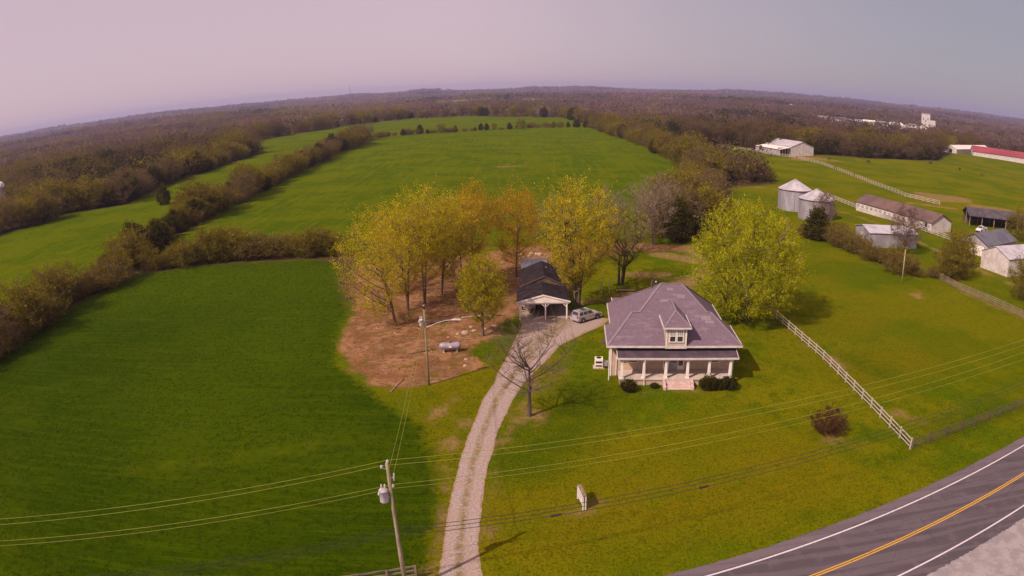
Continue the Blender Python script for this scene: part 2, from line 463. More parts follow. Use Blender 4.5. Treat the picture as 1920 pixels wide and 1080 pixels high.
def ground_mat():
    m, t, b = new_mat('grassland')
    pos = t.new('ShaderNodeNewGeometry').outputs['Position']
    n_big = t.noise(pos, .045, 4, .6); n_mid = t.noise(pos, .2, 5, .7); n_fine = t.noise(pos, 1.1, 5, .75); n_vf = t.noise(pos, 4.0, 3, .75)
    edge = t.math('ADD', t.math('MULTIPLY', t.math('SUBTRACT', n_fine, .5), 6.0), t.math('MULTIPLY', t.math('SUBTRACT', n_mid, .5), 7.0))
    def mask(name, w=.7, amp=1.0):
        return t.step(t.math('ADD', t.attr(name), t.math('MULTIPLY', edge, amp)), -w, w)
    # lawn
    tone = t.math('ADD', t.math('MULTIPLY', n_big, .5), t.math('MULTIPLY', n_mid, .5))
    c = t.mix(t.step(tone, .42, .57), (.082, .128, .001), (.165, .160, .002))
    c = t.mix(t.step(t.noise(pos, .42, 5, .75), .50, .62, 0, .65), c, (.062, .096, .0015))
    c = t.mix(t.math('MULTIPLY', t.step(t.math('ADD', t.attr('f_dry'), t.math('MULTIPLY', edge, 2.0)), -6, 5), .7), c, t.mix(t.step(n_mid, .44, .58), (.20, .145, .003), (.14, .135, .002)))
    c = t.mix(t.math('MULTIPLY', t.step(t.math('ADD', t.attr('f_green_shade'), t.math('MULTIPLY', edge, 1.2)), -2.5, 3), .8), c, t.mix(t.step(n_mid, .44, .58), (.048, .085, .001), (.075, .105, .001)))
    c = t.mix(t.step(n_fine, .5, .64, 0, .45), c, (.055, .075, .001))
    c = t.mix(t.step(n_vf, .53, .63, 0, .45), c, (.175, .155, .005))
    c = t.mix(t.step(n_vf, .48, .38, 0, .6), c, (.030, .045, .001))
    c = t.mix(t.step(t.noise(pos, .6, 5, .8), .60, .70, 0, .55), c, (.20, .14, .015))
    # fields
    fc = t.mix(t.step(n_big, .42, .58), (.060, .102, .0006), (.094, .126, .0008))
    fc = t.mix(t.step(n_mid, .47, .63, 0, .7), fc, (.108, .118, .0015))
    fc = t.mix(t.step(n_fine, .5, .64, 0, .5), fc, (.046, .078, .001))
    mp2 = t.new('ShaderNodeMapping'); t.put(mp2.inputs[0], pos); mp2.inputs['Rotation'].default_value = (0, 0, rad(-4)); mp2.inputs['Scale'].default_value = (.5, .03, 1)
    fc = t.mix(t.step(t.noise(mp2.outputs[0], 1.0, 4, .7), .5, .62, 0, .5), fc, (.125, .14, .002))
    fc = t.mix(t.step(t.noise(pos, .5, 4, .8), .53, .62, 0, .55), fc, (.050, .085, .001))
    c = t.mix(mask('f_main', 1.5, .4), c, fc)
    # lush crop field
    mp = t.new('ShaderNodeMapping'); t.put(mp.inputs[0], pos); mp.inputs['Rotation'].default_value = (0, 0, rad(-40)); mp.inputs['Scale'].default_value = (.05, 1.1, 1)
    streak = t.noise(mp.outputs[0], 1.0, 4, .7)
    cc = t.mix(t.step(n_big, .43, .57), (.027, .056, .0004), (.042, .069, .0005))
    cc = t.mix(t.step(streak, .49, .58, 0, .75), cc, (.054, .084, .0008))
    cc = t.mix(t.step(n_fine, .49, .60, 0, .65), cc, (.018, .038, .0004))
    cc = t.mix(t.step(n_vf, .52, .64, 0, .5), cc, (.060, .085, .001))
    cc = t.mix(t.math('MULTIPLY', t.step(t.math('ADD', t.attr('f_crop_sun'), t.math('MULTIPLY', edge, 4.0)), -22, 22), .62), cc, t.mix(t.step(n_fine, .47, .6), (.072, .112, .001), (.042, .072, .001)))
    c = t.mix(mask('f_crop', 1.0, .75), c, cc)
    # right pasture, more yellow
    pc = t.mix(t.step(n_big, .42, .58), (.090, .118, .001), (.140, .138, .002))
    pc = t.mix(t.step(n_fine, .5, .64, 0, .45), pc, (.055, .072, .001))
    c = t.mix(t.math('MULTIPLY', mask('f_past', 3.0, .6), .7), c, pc)
    # tracks
    c = t.mix(t.math('MULTIPLY', mask('f_track', .35, .06), .3), c, (.13, .14, .004))
    # dirt yard
    d = t.mix(t.step(n_mid, .42, .58), (.22, .105, .045), (.33, .175, .085))
    d = t.mix(t.step(n_fine, .5, .62, 0, .85), d, (.12, .06, .026))
    d = t.mix(t.step(t.noise(pos, .12, 4, .7, 1.5), .5, .6, 0, .6), d, (.15, .085, .035))
    d = t.mix(t.step(n_vf, .56, .66, 0, .7), d, (.44, .28, .15))
    d = t.mix(t.step(t.noise(pos, .35, 5, .75), .54, .63, 0, .8), d, (.13, .10, .006))
    c = t.mix(mask('f_dirt', .6, .85), c, d)
    e = t.mix(t.step(n_fine, .44, .58), (.36, .225, .11), (.22, .125, .055))
    e = t.mix(t.step(n_vf, .48, .6, 0, .75), e, (.12, .10, .006))
    c = t.mix(t.math('MULTIPLY', mask('f_bare', .7, .95), .7), c, e)
    # woodland floor and far clearings
    wf = t.mix(t.step(n_mid, .43, .57), (.10, .062, .036), (.065, .05, .02))
    cl = t.mix(t.step(n_big, .4, .6), (.11, .13, .02), (.24, .19, .10))
    wf = t.mix(t.step(t.attr('f_clear'), 0, .03), wf, cl)
    c = t.mix(mask('f_wood', 1.5, 1.0), c, wf)
    t.put(b.inputs['Base Color'], c)
    b.inputs['Roughness'].default_value = .95; b.inputs['Specular IOR Level'].default_value = 0
    hgt = t.math('ADD', t.math('MULTIPLY', n_fine, .7), t.math('MULTIPLY', n_vf, .5))
    t.put(b.inputs['Normal'], t.bump(hgt, .8, .5))
    return m

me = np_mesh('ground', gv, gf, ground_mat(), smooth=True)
def gattr(name, arr):
    a = me.attributes.new(name, 'FLOAT', 'POINT'); a.data.foreach_set('value', np.clip(arr, -30, 30).astype(np.float32))
gattr('f_main', np.max([sdf(fx, fy, p) for p in (MAIN, LEFT, FLD2)], axis=0))
gattr('f_crop', sdf(fx, fy, CROP))
gattr('f_past', sdf(fx, fy, PAST))
gattr('f_dirt', sdf(fx, fy, DIRT))
gattr('f_bare', caps(fx, fy, BARE))
gattr('f_dry', caps(fx, fy, [(-2, 47, 24, 54, 7), (10, 58, 22, 64, 3), (-9, 60, -6, 74, 3), (-14, 74, -4, 78, 2), (44, 76, 62, 82, 6), (48, 92, 60, 98, 4)]))
gattr('f_crop_sun', caps(fx, fy, [(-70, 128, -38, 124, 20), (-34, 120, -32, 95, 12), (-40, 70, -22, 60, 4)]))  # stronger sun and lens falloff painted in as paler crop
gattr('f_green_shade', caps(fx, fy, [(1, 58, 9, 72, 4.5), (9, 66, 13, 72, 2.5), (12, 101, 15, 107, 2.5), (44, 80, 46, 74, 2), (46, 58, 58, 63, 2), (-5, 84, -2.5, 86, 2.2)]))  # lusher grass, plus the bare tree's shadow painted into the lawn colour
gattr('f_track', caps(fx, fy, TRACK))
gattr('f_wood', -open_sd(fx, fy))
gattr('f_clear', clearing(fx, fy))
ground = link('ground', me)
tag(ground, kind='structure')

# ------------------------------------------------------------------ road, markings, driveway
def edge_y(x): return 36.24 + .2295 * x + .00125 * x * x if x > 0 else 36.24 + .2295 * x
xs = np.concatenate([np.arange(-60, 0, 6), np.arange(0, 80, 2.0), np.arange(80, 170, 6)])
base = np.array([(x, edge_y(x)) for x in xs])
tan = np.gradient(base, axis=0); tan /= np.linalg.norm(tan, axis=1)[:, None]
nor = np.stack([-tan[:, 1], tan[:, 0]], 1)
def strip(name, o1, o2, z, mat, parent=None, jit=0.0, seed=0, thick=.0):
    rng = np.random.default_rng(seed)
    # finer along
    t = np.arange(len(base)); tt = np.linspace(0, len(base) - 1, (len(base) - 1) * (8 if jit else 2) + 1)
    bx = np.stack([np.interp(tt, t, base[:, k]) for k in (0, 1)], 1); nn = np.stack([np.interp(tt, t, nor[:, k]) for k in (0, 1)], 1)
    j1 = rng.normal(0, jit, len(tt))[:, None] if jit else 0; j2 = rng.normal(0, jit, len(tt))[:, None] if jit else 0
    a = bx + nn * (o1 + j1); c = bx + nn * (o2 + j2)
    v = np.concatenate([np.c_[a, np.full(len(a), z)], np.c_[c, np.full(len(c), z)]])
    n = len(a); i = np.arange(n - 1)
    f = np.stack([i + n, i + n + 1, i + 1, i], 1)
    return link(name, np_mesh(name, v, f, mat), parent)

def asphalt_mat(name, a, b_, c_):
    m, t, b = new_mat(name)
    pos = t.new('ShaderNodeNewGeometry').outputs['Position']
    mp = t.new('ShaderNodeMapping'); t.put(mp.inputs[0], pos); mp.inputs['Rotation'].default_value = (0, 0, rad(-17)); mp.inputs['Scale'].default_value = (.05, 1.1, 1)
    s = t.noise(mp.outputs[0], 1.0, 4, .6); n = t.noise(pos, .6, 5, .65); f = t.noise(pos, 9, 3, .7)
    c = t.mix(t.step(s, .44, .56), a, b_)
    c = t.mix(t.step(n, .52, .64, 0, .6), c, c_)
    c = t.mix(t.step(f, .35, .75, 0, .35), c, tuple(x * .6 for x in a))
    # crack lines
    vo = t.new('ShaderNodeTexVoronoi', feature='DISTANCE_TO_EDGE'); t.put(vo.inputs['Vector'], t.mix(.12, pos, t.new('ShaderNodeTexNoise').outputs[1], 'ADD')); vo.inputs['Scale'].default_value = .16
    c = t.mix(t.step(vo.outputs[0], .0, .012, .22, 0), c, (.04, .033, .036))
    t.put(b.inputs['Base Color'], c); b.inputs['Roughness'].default_value = .82; b.inputs['Specular IOR Level'].default_value = .3
    t.put(b.inputs['Normal'], t.bump(f, .3, .02))
    return m
def paint_mat(name, col, worn):
    m, t, b = new_mat(name)
    pos = t.new('ShaderNodeNewGeometry').outputs['Position']
    n = t.noise(pos, 5, 4, .7)
    t.put(b.inputs['Base Color'], t.mix(t.step(n, .52, .72, 0, .8), col, worn)); b.inputs['Roughness'].default_value = .7
    return m
road = strip('road', 1.25, -8.35, .03, asphalt_mat('asphalt', (.082, .064, .072), (.118, .094, .105), (.135, .108, .118)), jit=.05, seed=3)
tag(road, kind='structure')
strip('paved_shoulder', 1.2, .2, .0335, asphalt_mat('shoulder_asphalt', (.125, .098, .108), (.15, .118, .128), (.17, .135, .145)), road, jit=.03, seed=9)
white_l = paint_mat('white_road_paint', (.62, .57, .60), (.22, .18, .19)); yellow_l = paint_mat('yellow_road_paint', (.62, .33, .015), (.25, .15, .04))
strip('edge_line', .08, -.08, .036, white_l, road)
strip('edge_line', -7.02, -7.18, .036, white_l, road)
strip('centre_line', -3.38, -3.50, .036, yellow_l, road)
strip('centre_line', -3.62, -3.74, .036, yellow_l, road)
verge = strip('gravel_shoulder', -8.15, -30, .018, M('pale_gravel', (.34, .30, .30), (.26, .225, .225), .8, .95, fine=6), jit=.12, seed=5)
tag(verge, kind='structure')

DR = [(-6.2, 31, -1.6), (-5.9, 38, -2.2), (-5.7, 40.9, -2.5), (-5.6, 46.4, -3.0), (-5.5, 52, -2.8), (-5.2, 57.6, -2.4), (-4.5, 64, -1.6), (-3.4, 71.8, -.2), (-2.3, 76.8, 1.4), (-1.2, 82.5, 3.8),
      (-.2, 88.5, 6.2), (.6, 93, 9.8), (1.2, 96.3, 12.8), (1.0, 99.3, 14.2), (1.2, 100.6, 9.2), (1.3, 107, 7.9)]
DR = np.array(DR)
yy = np.arange(31, 107, .45)
La = np.interp(yy, DR[:, 1], DR[:, 0]); Ra = np.interp(yy, DR[:, 1], DR[:, 2])
rng = np.random.default_rng(7)
La = La + .25 * (vnoise(yy * .25, yy * 0, 31) - .5) + rng.normal(0, .035, len(yy)); Ra = Ra + .25 * (vnoise(yy * .25, yy * 0, 32) - .5) + rng.normal(0, .035, len(yy))
K = 9
w = np.linspace(0, 1, K)
dv = np.stack([La[:, None] * (1 - w) + Ra[:, None] * w, np.repeat(yy[:, None], K, 1), np.full((len(yy), K), .014)], -1).reshape(-1, 3)
i = (np.arange(len(yy) - 1)[:, None] * K + np.arange(K - 1)[None]).ravel()
df = np.stack([i, i + 1, i + 1 + K, i + K], 1)
def gravel_mat():
    m, t, b = new_mat('driveway_gravel')
    pos = t.new('ShaderNodeNewGeometry').outputs['Position']; ac = t.attr('across')
    f = t.noise(pos, 5, 4, .75); n = t.noise(pos, .7, 4, .6)
    c = t.mix(t.step(f, .42, .58), (.40, .325, .30), (.26, .20, .17))
    c = t.mix(t.step(n, .4, .7, 0, .5), c, (.34, .235, .17))
    mid = t.math('SUBTRACT', 1.0, t.math('ABSOLUTE', t.math('MULTIPLY', t.math('SUBTRACT', ac, .47), 4.5)), clamp=True)
    c = t.mix(t.math('MULTIPLY', t.step(mid, .1, .9), t.step(t.noise(pos, 1.6, 4, .7), .40, .56, .2, 1.0)), c, (.20, .15, .07))
    rim = t.math('ABSOLUTE', t.math('SUBTRACT', ac, .5))
    c = t.mix(t.step(t.math('ADD', rim, t.math('MULTIPLY', t.math('SUBTRACT', f, .5), .3)), .40, .48, 0, .7), c, (.27, .175, .095))
    t.put(b.inputs['Base Color'], c); b.inputs['Roughness'].default_value = .95; b.inputs['Specular IOR Level'].default_value = .1
    t.put(b.inputs['Normal'], t.bump(f, .6, .06))
    return m
me = np_mesh('driveway', dv, df, gravel_mat())
a = me.attributes.new('across', 'FLOAT', 'POINT'); a.data.foreach_set('value', np.tile(w, len(yy)).astype(np.float32))
tag(link('driveway', me), kind='structure')

# ------------------------------------------------------------------ farmhouse
H = empty('farmhouse', (18.6, 75.5, 0), rad(-5.1), 'stone farmhouse with grey hipped roof, front dormer and columned white porch', 'house')
S, Z0 = .53, 4.4
zf = lambda v: Z0 + S * v
RZ = zf(9.2); BZ = zf(4.8)
tops = {
    'fl': (-7.9, 0, Z0), 'fr': (7.9, 0, Z0), 'bl': (-4.8, 4.8, BZ), 'br': (4.8, 4.8, BZ), 'ml': (-3.92, 4.8, BZ), 'mr': (4.34, 4.8, BZ),
    'rl': (-.9, 9.2, RZ), 'rr': (1.7, 9.2, RZ), 'el': (-7.9, 7.3, Z0), 'er': (7.9, 7.3, Z0), 'il': (-7.2, 7.3, Z0), 'ir': (7.2, 7.3, Z0),
    'kl': (-7.2, 16.6, Z0), 'kr': (7.2, 16.6, Z0)}
keys = list(tops)
faces = [['fl', 'fr', 'br', 'mr', 'rr', 'rl', 'ml', 'bl'], ['el', 'fl', 'bl'], ['fr', 'er', 'br'], ['el', 'bl', 'ml', 'il'], ['er', 'ir', 'mr', 'br'],
         ['il', 'ml', 'rl', 'kl'], ['ir', 'kr', 'rr', 'mr'], ['kl', 'rl', 'rr', 'kr']]
m = MB()
n = len(keys)
m.add([tops[k] for k in keys] + [(tops[k][0], tops[k][1], tops[k][2] - .13) for k in keys],
      [tuple(keys.index(k) for k in f) for f in faces] + [tuple(n + keys.index(k) for k in reversed(f)) for f in faces])
rim = ['fl', 'fr', 'er', 'ir', 'kr', 'kl', 'il', 'el']
for a_, b_ in zip(rim, rim[1:] + rim[:1]):
    ia, ib = keys.index(a_), keys.index(b_)
    m.add([], []); m.f.append((ia, ib, n + ib, n + ia))
roof = m.build('roof', MAT['shingle'], H)
# ridge and hip caps
cap = MB()
for a_, b_ in (('rl', 'rr'), ('fl', 'bl'), ('fr', 'br'), ('ml', 'rl'), ('mr', 'rr'), ('rl', 'kl'), ('rr', 'kr'), ('bl', 'ml'), ('br', 'mr')):
    p, q = Vector(tops[a_]), Vector(tops[b_]); cap.beam(p + Vector((0, 0, .02)), q + Vector((0, 0, .02)), .26, .05)
cap.build('ridge_cap', MAT['shingle_pale'], roof)
def on_front(u0, u1, v0, v1, name, lift=.012):
    mm = MB(); mm.hexa([(u0, v0, zf(v0) - .02), (u1, v0, zf(v0) - .02), (u1, v1, zf(v1) - .02), (u0, v1, zf(v1) - .02)],
                       [(u0, v0, zf(v0) + lift), (u1, v0, zf(v0) + lift), (u1, v1, zf(v1) + lift), (u0, v1, zf(v1) + lift)])
    return mm.build(name, MAT['shingle_pale'], roof)
on_front(.9, 1.9, 6.9, 7.45, 'shingle_patch'); on_front(-1.3, -.25, 6.35, 6.65, 'shingle_patch'); on_front(-.2, .5, 8.1, 8.5, 'shingle_patch'); on_front(3.5, 4.7, 3.6, 4.3, 'shingle_patch'); on_front(3.9, 5.0, 3.2, 3.55, 'shingle_patch')
# fascia with gutter along each eave
pts = [tops[k] for k in rim]
for a_, b_ in zip(pts, pts[1:] + pts[:1]):
    p, q = Vector(a_), Vector(b_); d = (q - p).normalized(); o = Vector((d.y, -d.x, 0)) * .06
    MB().beam(p + o + Vector((0, 0, -.09)) - d * .05, q + o + Vector((0, 0, -.09)) + d * .05, .11, .21).build('fascia', MAT['trim'], H)
m = MB(); m.prism([(-7.85, .02), (7.85, .02), (7.85, 7.28), (7.15, 7.28), (7.15, 16.55), (-7.15, 16.55), (-7.15, 7.28), (-7.85, 7.28)], 'z', 4.19, 4.23)
m.build('soffit', MAT['trim'], H)
m = MB(); m.prism([(-7.3, 1.8), (7.3, 1.8), (7.3, 6.7), (6.6, 6.7), (6.6, 16.0), (-6.6, 16.0), (-6.6, 6.7), (-7.3, 6.7)], 'z', -.1, 4.2)
wall = m.build('wall', MAT['stone'], H)
for u in (-7.36, 7.36):
    MB().box(u - .09, u + .09, 1.72, 1.9, 0, 4.19).build('corner_board', MAT['white'], H)
MB().tube([(-6.7, 1.70, .1), (-6.7, 1.70, 3.6)], .06, 6).build('downspout', MAT['white'], H)
MB().tube([(-7.62, .35, 0), (-7.62, .35, 4.15)], .07, 6).build('downspout', MAT['white'], H)

def window(parent, u, v, z0, z1, w, axis='v', name='window', sash='curtain'):
    """window facing -v (axis v) or -u (axis u); frame, panes, sill"""
    def bx(mm, a0, a1, d0, d1, zz0, zz1):
        return mm.box(a0, a1, d0, d1, zz0, zz1) if axis == 'v' else mm.box(d0, d1, a0, a1, zz0, zz1)
    a, d = (u, v) if axis == 'v' else (v, u)
    fr = MB(); t = .1
    bx(fr, a - w / 2 - t, a + w / 2 + t, d - .06, d + .05, z1, z1 + t); bx(fr, a - w / 2 - t, a - w / 2, d - .06, d + .05, z0, z1)
    bx(fr, a + w / 2, a + w / 2 + t, d - .06, d + .05, z0, z1); bx(fr, a - w / 2, a + w / 2, d - .05, d + .05, (z0 + z1) / 2 - .035, (z0 + z1) / 2 + .035)
    f = fr.build(name, MAT['white'], parent)
    bx(MB(), a - w / 2, a + w / 2, d - .02, d + .03, z0, (z0 + z1) / 2 - .035).build('pane', MAT['glass'], f)
    bx(MB(), a - w / 2, a + w / 2, d - .025, d + .03, (z0 + z1) / 2 + .035, z1).build('pane', MAT[sash], f)
    bx(MB(), a - w / 2 - t - .05, a + w / 2 + t + .05, d - .1, d + .05, z0 - .08, z0).build('sill', MAT['white'], f)
    return f
window(H, -4.75, 1.8, 1.75, 3.2, 1.0, sash='glass'); window(H, 5.1, 1.8, 1.75, 3.2, 1.0, sash='glass')
for v in (3.6,): window(H, -7.3, v, 1.6, 3.1, .95, 'u')
for v in (9.0, 12.5): window(H, -6.6, v, 1.6, 3.1, .95, 'u')
# front door with side lights
m = MB(); m.box(-1.15, -1.0, 1.7, 1.85, .78, 3.05); m.box(1.25, 1.4, 1.7, 1.85, .78, 3.05); m.box(-1.0, 1.25, 1.7, 1.85, 2.9, 3.05); m.box(-.55, -.43, 1.71, 1.85, .78, 2.9); m.box(.58, .70, 1.71, 1.85, .78, 2.9)
dr = m.build('door', MAT['white'], H)
MB().box(-.43, .58, 1.74, 1.8, .78, 2.9).build('door_leaf', MAT['curtain'], dr)
MB().box(-.28, .43, 1.725, 1.75, 1.7, 2.75).build('pane', MAT['glass'], dr)
for a in (-1.0, .70): MB().box(a, a + (.45 if a < 0 else .55), 1.755, 1.8, 1.3, 2.9).build('pane', MAT['glass'], dr)
for a in (-1.0, .70): MB().box(a, a + (.45 if a < 0 else .55), 1.75, 1.8, .78, 1.28).build('panel', MAT['white'], dr)
MB().tube([(.48, 1.68, 1.75), (.48, 1.74, 1.75)], .035, 6).build('handle', MAT['rim'], dr)
# porch
m = MB(); m.box(-6.45, 6.85, -1.0, 1.72, -.1, .62); m.build('porch_base', MAT['stone'], H)
MB().box(-6.55, 6.95, -1.12, 1.74, .62, .78).build('porch_floor', MAT['floor'], H, bevel=.015)
m = MB(); m.hexa([(-6.75, -1.2, 3.26), (7.3, -1.2, 3.26), (7.3, 1.75, 4.02), (-6.75, 1.75, 4.02)], [(-6.75, -1.2, 3.36), (7.3, -1.2, 3.36), (7.3, 1.75, 4.12), (-6.75, 1.75, 4.12)])
pr = m.build('porch_roof', MAT['porch_roof'], H)
for u in (-2.4, 2.1): MB().hexa([(u - .03, -1.18, 3.35), (u + .03, -1.18, 3.35), (u + .03, 1.7, 4.09), (u - .03, 1.7, 4.09)], [(u - .03, -1.18, 3.385), (u + .03, -1.18, 3.385), (u + .03, 1.7, 4.14), (u - .03, 1.7, 4.14)]).build('roof_seam', MAT['porch_roof'], pr)
MB().box(-6.82, 7.37, -1.31, -1.2, 3.2, 3.40).build('gutter', MAT['trim'], H)
for u in (-6.82, 7.3): MB().hexa([(u, -1.2, 3.2), (u + .07, -1.2, 3.2), (u + .07, 1.75, 3.96), (u, 1.75, 3.96)], [(u, -1.2, 3.41), (u + .07, -1.2, 3.41), (u + .07, 1.75, 4.17), (u, 1.75, 4.17)]).build('rake_board', MAT['trim'], H)
MB().box(-6.5, 6.9, -.98, -.72, 2.98, 3.27).build('porch_beam', MAT['white'], H)
MB().box(-6.5, 6.9, -.7, 1.72, 3.16, 3.2).build('porch_ceiling', MAT['trim'], H)
def column(u):
    m = MB(); v = -.85
    m.box(u - .24, u + .24, v - .24, v + .24, .78, .93)
    m.hexa([(u - .175, v - .175, .93), (u + .175, v - .175, .93), (u + .175, v + .175, .93), (u - .175, v + .175, .93)], [(u - .13, v - .13, 2.86), (u + .13, v - .13, 2.86), (u + .13, v + .13, 2.86), (u - .13, v + .13, 2.86)])
    m.box(u - .2, u + .2, v - .2, v + .2, 2.86, 2.98)
    m.build('column', MAT['white'], H, bevel=.012)
for u in (-6.2, -3.66, -1.12, 1.43, 3.97, 6.5): column(u)
MB().tube([(-3.62, -1.2, 0), (-3.62, -1.2, .9), (-3.62, -1.28, 1.4), (-3.62, -1.28, 3.2)], .05, 6).build('downspout', MAT['white'], H)
# steps with cheek walls
for k in range(4):
    z1 = .78 - .18 * (k + 1) + .02
    MB().box(-1.15, 1.75, -1.13 - .32 * (k + 1), -1.13 - .32 * k, -.05, z1).build('step', MAT['pink'], H, bevel=.02)
for u in (-1.48, 1.77):
    m = MB(); m.prism([(-1.125, -.05), (-2.55, -.05), (-2.55, .35), (-2.1, .42), (-2.05, .72), (-1.125, .78)], 'x', u, u + .3); m.build('cheek_wall', MAT['pink'], H, bevel=.02)
# dormer
D = MB(); D.box(-1.2, 1.2, -.06, .3, 4.17, 6.72)
D.prism([(.3, 4.4), (.3, 6.72), (4.35, 6.72), (4.35, 6.4)], 'x', -1.2, -1.12); D.prism([(.3, 4.4), (.3, 6.72), (4.35, 6.72), (4.35, 6.4)], 'x', 1.12, 1.2)
dorm = D.build('dormer', MAT['siding'], H)
ap, rg = (.12, 2.3, 7.95), (.12, 6.75, 7.95)
el, er = (-1.5, -.38, 6.72), (1.62, -.38, 6.72); kl_, kr_ = (-1.5, 4.45, 6.72), (1.62, 4.45, 6.72)
m = MB(); top = [el, er, kr_, kl_, ap, rg]
m.add(top + [(p[0], p[1], p[2] - .1) for p in top], [(0, 1, 4), (1, 2, 5, 4), (3, 0, 4, 5), (7, 6, 10), (8, 7, 10, 11), (6, 9, 11, 10), (0, 6, 7, 1), (1, 7, 8, 2), (3, 9, 6, 0)])
m.build('dormer_roof', MAT['shingle'], dorm)
for a_, b_ in ((el, er), (er, kr_), (kl_, el)):
    p, q = Vector(a_), Vector(b_); d = (q - p).normalized(); o = Vector((d.y, -d.x, 0)) * .055
    MB().beam(p + o + Vector((0, 0, -.07)) - d * .04, q + o + Vector((0, 0, -.07)) + d * .04, .1, .17).build('fascia', MAT['trim'], dorm)
MB().beam(Vector(ap) + Vector((0, 0, .02)), Vector(rg) + Vector((0, 0, .02)), .2, .05).build('ridge_cap', MAT['shingle_pale'], dorm)
for a_ in (el, er): MB().beam(Vector(ap) + Vector((0, 0, .02)), Vector(a_) + Vector((0, 0, .02)), .2, .05).build('ridge_cap', MAT['shingle_pale'], dorm)
MB().box(-1.26, 1.26, -.12, -.06, 4.12, 4.24).build('sill_board', MAT['trim'], dorm)
for u in (-1.14, 1.14): MB().box(u - .07, u + .07, -.1, -.06, 4.24, 6.6).build('corner_board', MAT['white'], dorm)
MB().box(-.85, .85, -.14, -.06, 6.36, 6.48).build('window_head', MAT['white'], dorm)
for u in (-.43, .43):
    f = window(dorm, u, -.08, 4.98, 6.3, .62)
    mm = MB()
    for du in (-.105, .105): mm.box(u + du - .02, u + du + .02, -.135, -.1, 5.68, 6.3)
    mm.build('muntin', MAT['white'], f)
# rear wing with low roof
MB().box(-5.9, 1.5, 16.05, 22.3, -.1, 3.2).build('rear_wing_wall', MAT['siding'], H)
m = MB(); m.hexa([(-6.3, 16.1, 3.7), (1.9, 16.1, 3.7), (1.9, 22.7, 3.25), (-6.3, 22.7, 3.25)], [(-6.3, 16.1, 3.82), (1.9, 16.1, 3.82), (1.9, 22.7, 3.37), (-6.3, 22.7, 3.37)])
m.build('rear_wing_roof', MAT['shingle'], H)
MB().hexa([(-6.4, 16.1, 3.65), (-6.3, 16.1, 3.65), (-6.3, 22.75, 3.2), (-6.4, 22.75, 3.2)], [(-6.4, 16.1, 3.87), (-6.3, 16.1, 3.87), (-6.3, 22.75, 3.42), (-6.4, 22.75, 3.42)]).build('rake_board', MAT['trim'], H)
# flue pipe and satellite dish on the back slope
MB().tube([(-2.0, 9.9, 8.0), (-2.0, 9.9, 9.5)], .075, 8).build('flue_pipe', MAT['rust'], H)
sd = MB().tube([(-1.45, 9.9, 8.4), (-1.45, 9.9, 9.2)], .035, 6).build('dish_mast', MAT['rust'], H)
m = MB(); m.lathe([(.0, .0), (.12, .015), (.24, .06), (.32, .12), (.33, .13), (.24, .075), (.12, .03), (.0, .015)], 14); dsh = m.build('satellite_dish', MAT['dark'], sd, True)
dsh.location = (-1.45, 9.82, 9.3); dsh.rotation_euler = (rad(70), 0, rad(-20))
m = MB(); m.lathe([(0, .09), (.08, .09), (.1, .14), (0, .2)], 10); dd = m.build('dish_receiver', MAT['white'], sd, True); dd.location = (-1.45, 9.7, 9.34); dd.rotation_euler = (rad(70), 0, rad(-20))
# side awning
m = MB(); m.hexa([(-8.35, 4.9, 2.75), (-7.3, 4.9, 3.1), (-7.3, 6.3, 3.1), (-8.35, 6.3, 2.75)], [(-8.35, 4.9, 2.83), (-7.3, 4.9, 3.2), (-7.3, 6.3, 3.2), (-8.35, 6.3, 2.83)]); m.build('awning', MAT['dark_roof'], H)

# heat pump beside the left wall
A = empty('heat_pump', (10.35, 80.6, 0), rad(-5.1), 'white heat pump cabinet on a slab beside the left wall of the farmhouse', 'heat pump')
MB().box(-.7, .7, -.6, .65, -.05, .1).build('slab', MAT['stone_pale'], A)
cb = MB().box(-.5, .5, -.45, .45, .1, 1.25).build('cabinet', MAT['white'], A, bevel=.02)
MB().box(-.38, .38, -.48, -.44, .72, .95).build('vent', MAT['dark'], A); MB().box(-.38, .38, -.48, -.44, .28, .45).build('vent', MAT['dark'], A)
m = MB(); m.lathe([(0, 0), (.33, 0), (.33, .03), (0, .03)], 14, (0, 0, 1.25)); m.build('fan_grille', MAT['dark'], A)
MB().box(.5, 1.1, -.3, .3, .25, .8).build('duct', MAT['metal'], A, bevel=.02)

# ------------------------------------------------------------------ carport with garage
G = empty('carport', (0, 0, 0), 0, 'black roofed carport with white gable and posts, joined to a dark garage', 'carport')
G.location = (4.55, 100.2, 0)
def gable_roof(name, x0, x1, y0, y1, ze, zr, th, mat, parent, xr=None):
    xr = (x0 + x1) / 2 if xr is None else xr
    m = MB(); m.prism([(x0, ze), (xr, zr), (x1, ze), (x1, ze - th), (xr, zr - th), (x0, ze - th)], 'y', y0, y1)
    return m.build(name, mat, parent)
gable_roof('roof', -3.9, 3.85, -.9, 7.0, 2.75, 3.75, .12, MAT['black_roof'], G, -.05)
m = MB(); m.prism([(-3.75, 2.55), (3.7, 2.55), (3.7, 2.66), (-.05, 3.6), (-3.75, 2.66)], 'y', -.86, -.74); m.build('gable_board', MAT['white'], G)
MB().box(-3.8, 3.75, -.74, -.6, 2.36, 2.56).build('beam', MAT['white'], G)
for s_ in (-1, 1):
    m = MB(); xe = -3.92 if s_ < 0 else 3.87
    m.hexa([(xe, -.98, 2.6), (-.05, -.98, 3.62), (-.05, -.9, 3.62), (xe, -.9, 2.6)], [(xe, -.98, 2.8), (-.05, -.98, 3.82), (-.05, -.9, 3.82), (xe, -.9, 2.8)]); m.build('rake_board', MAT['white'], G)
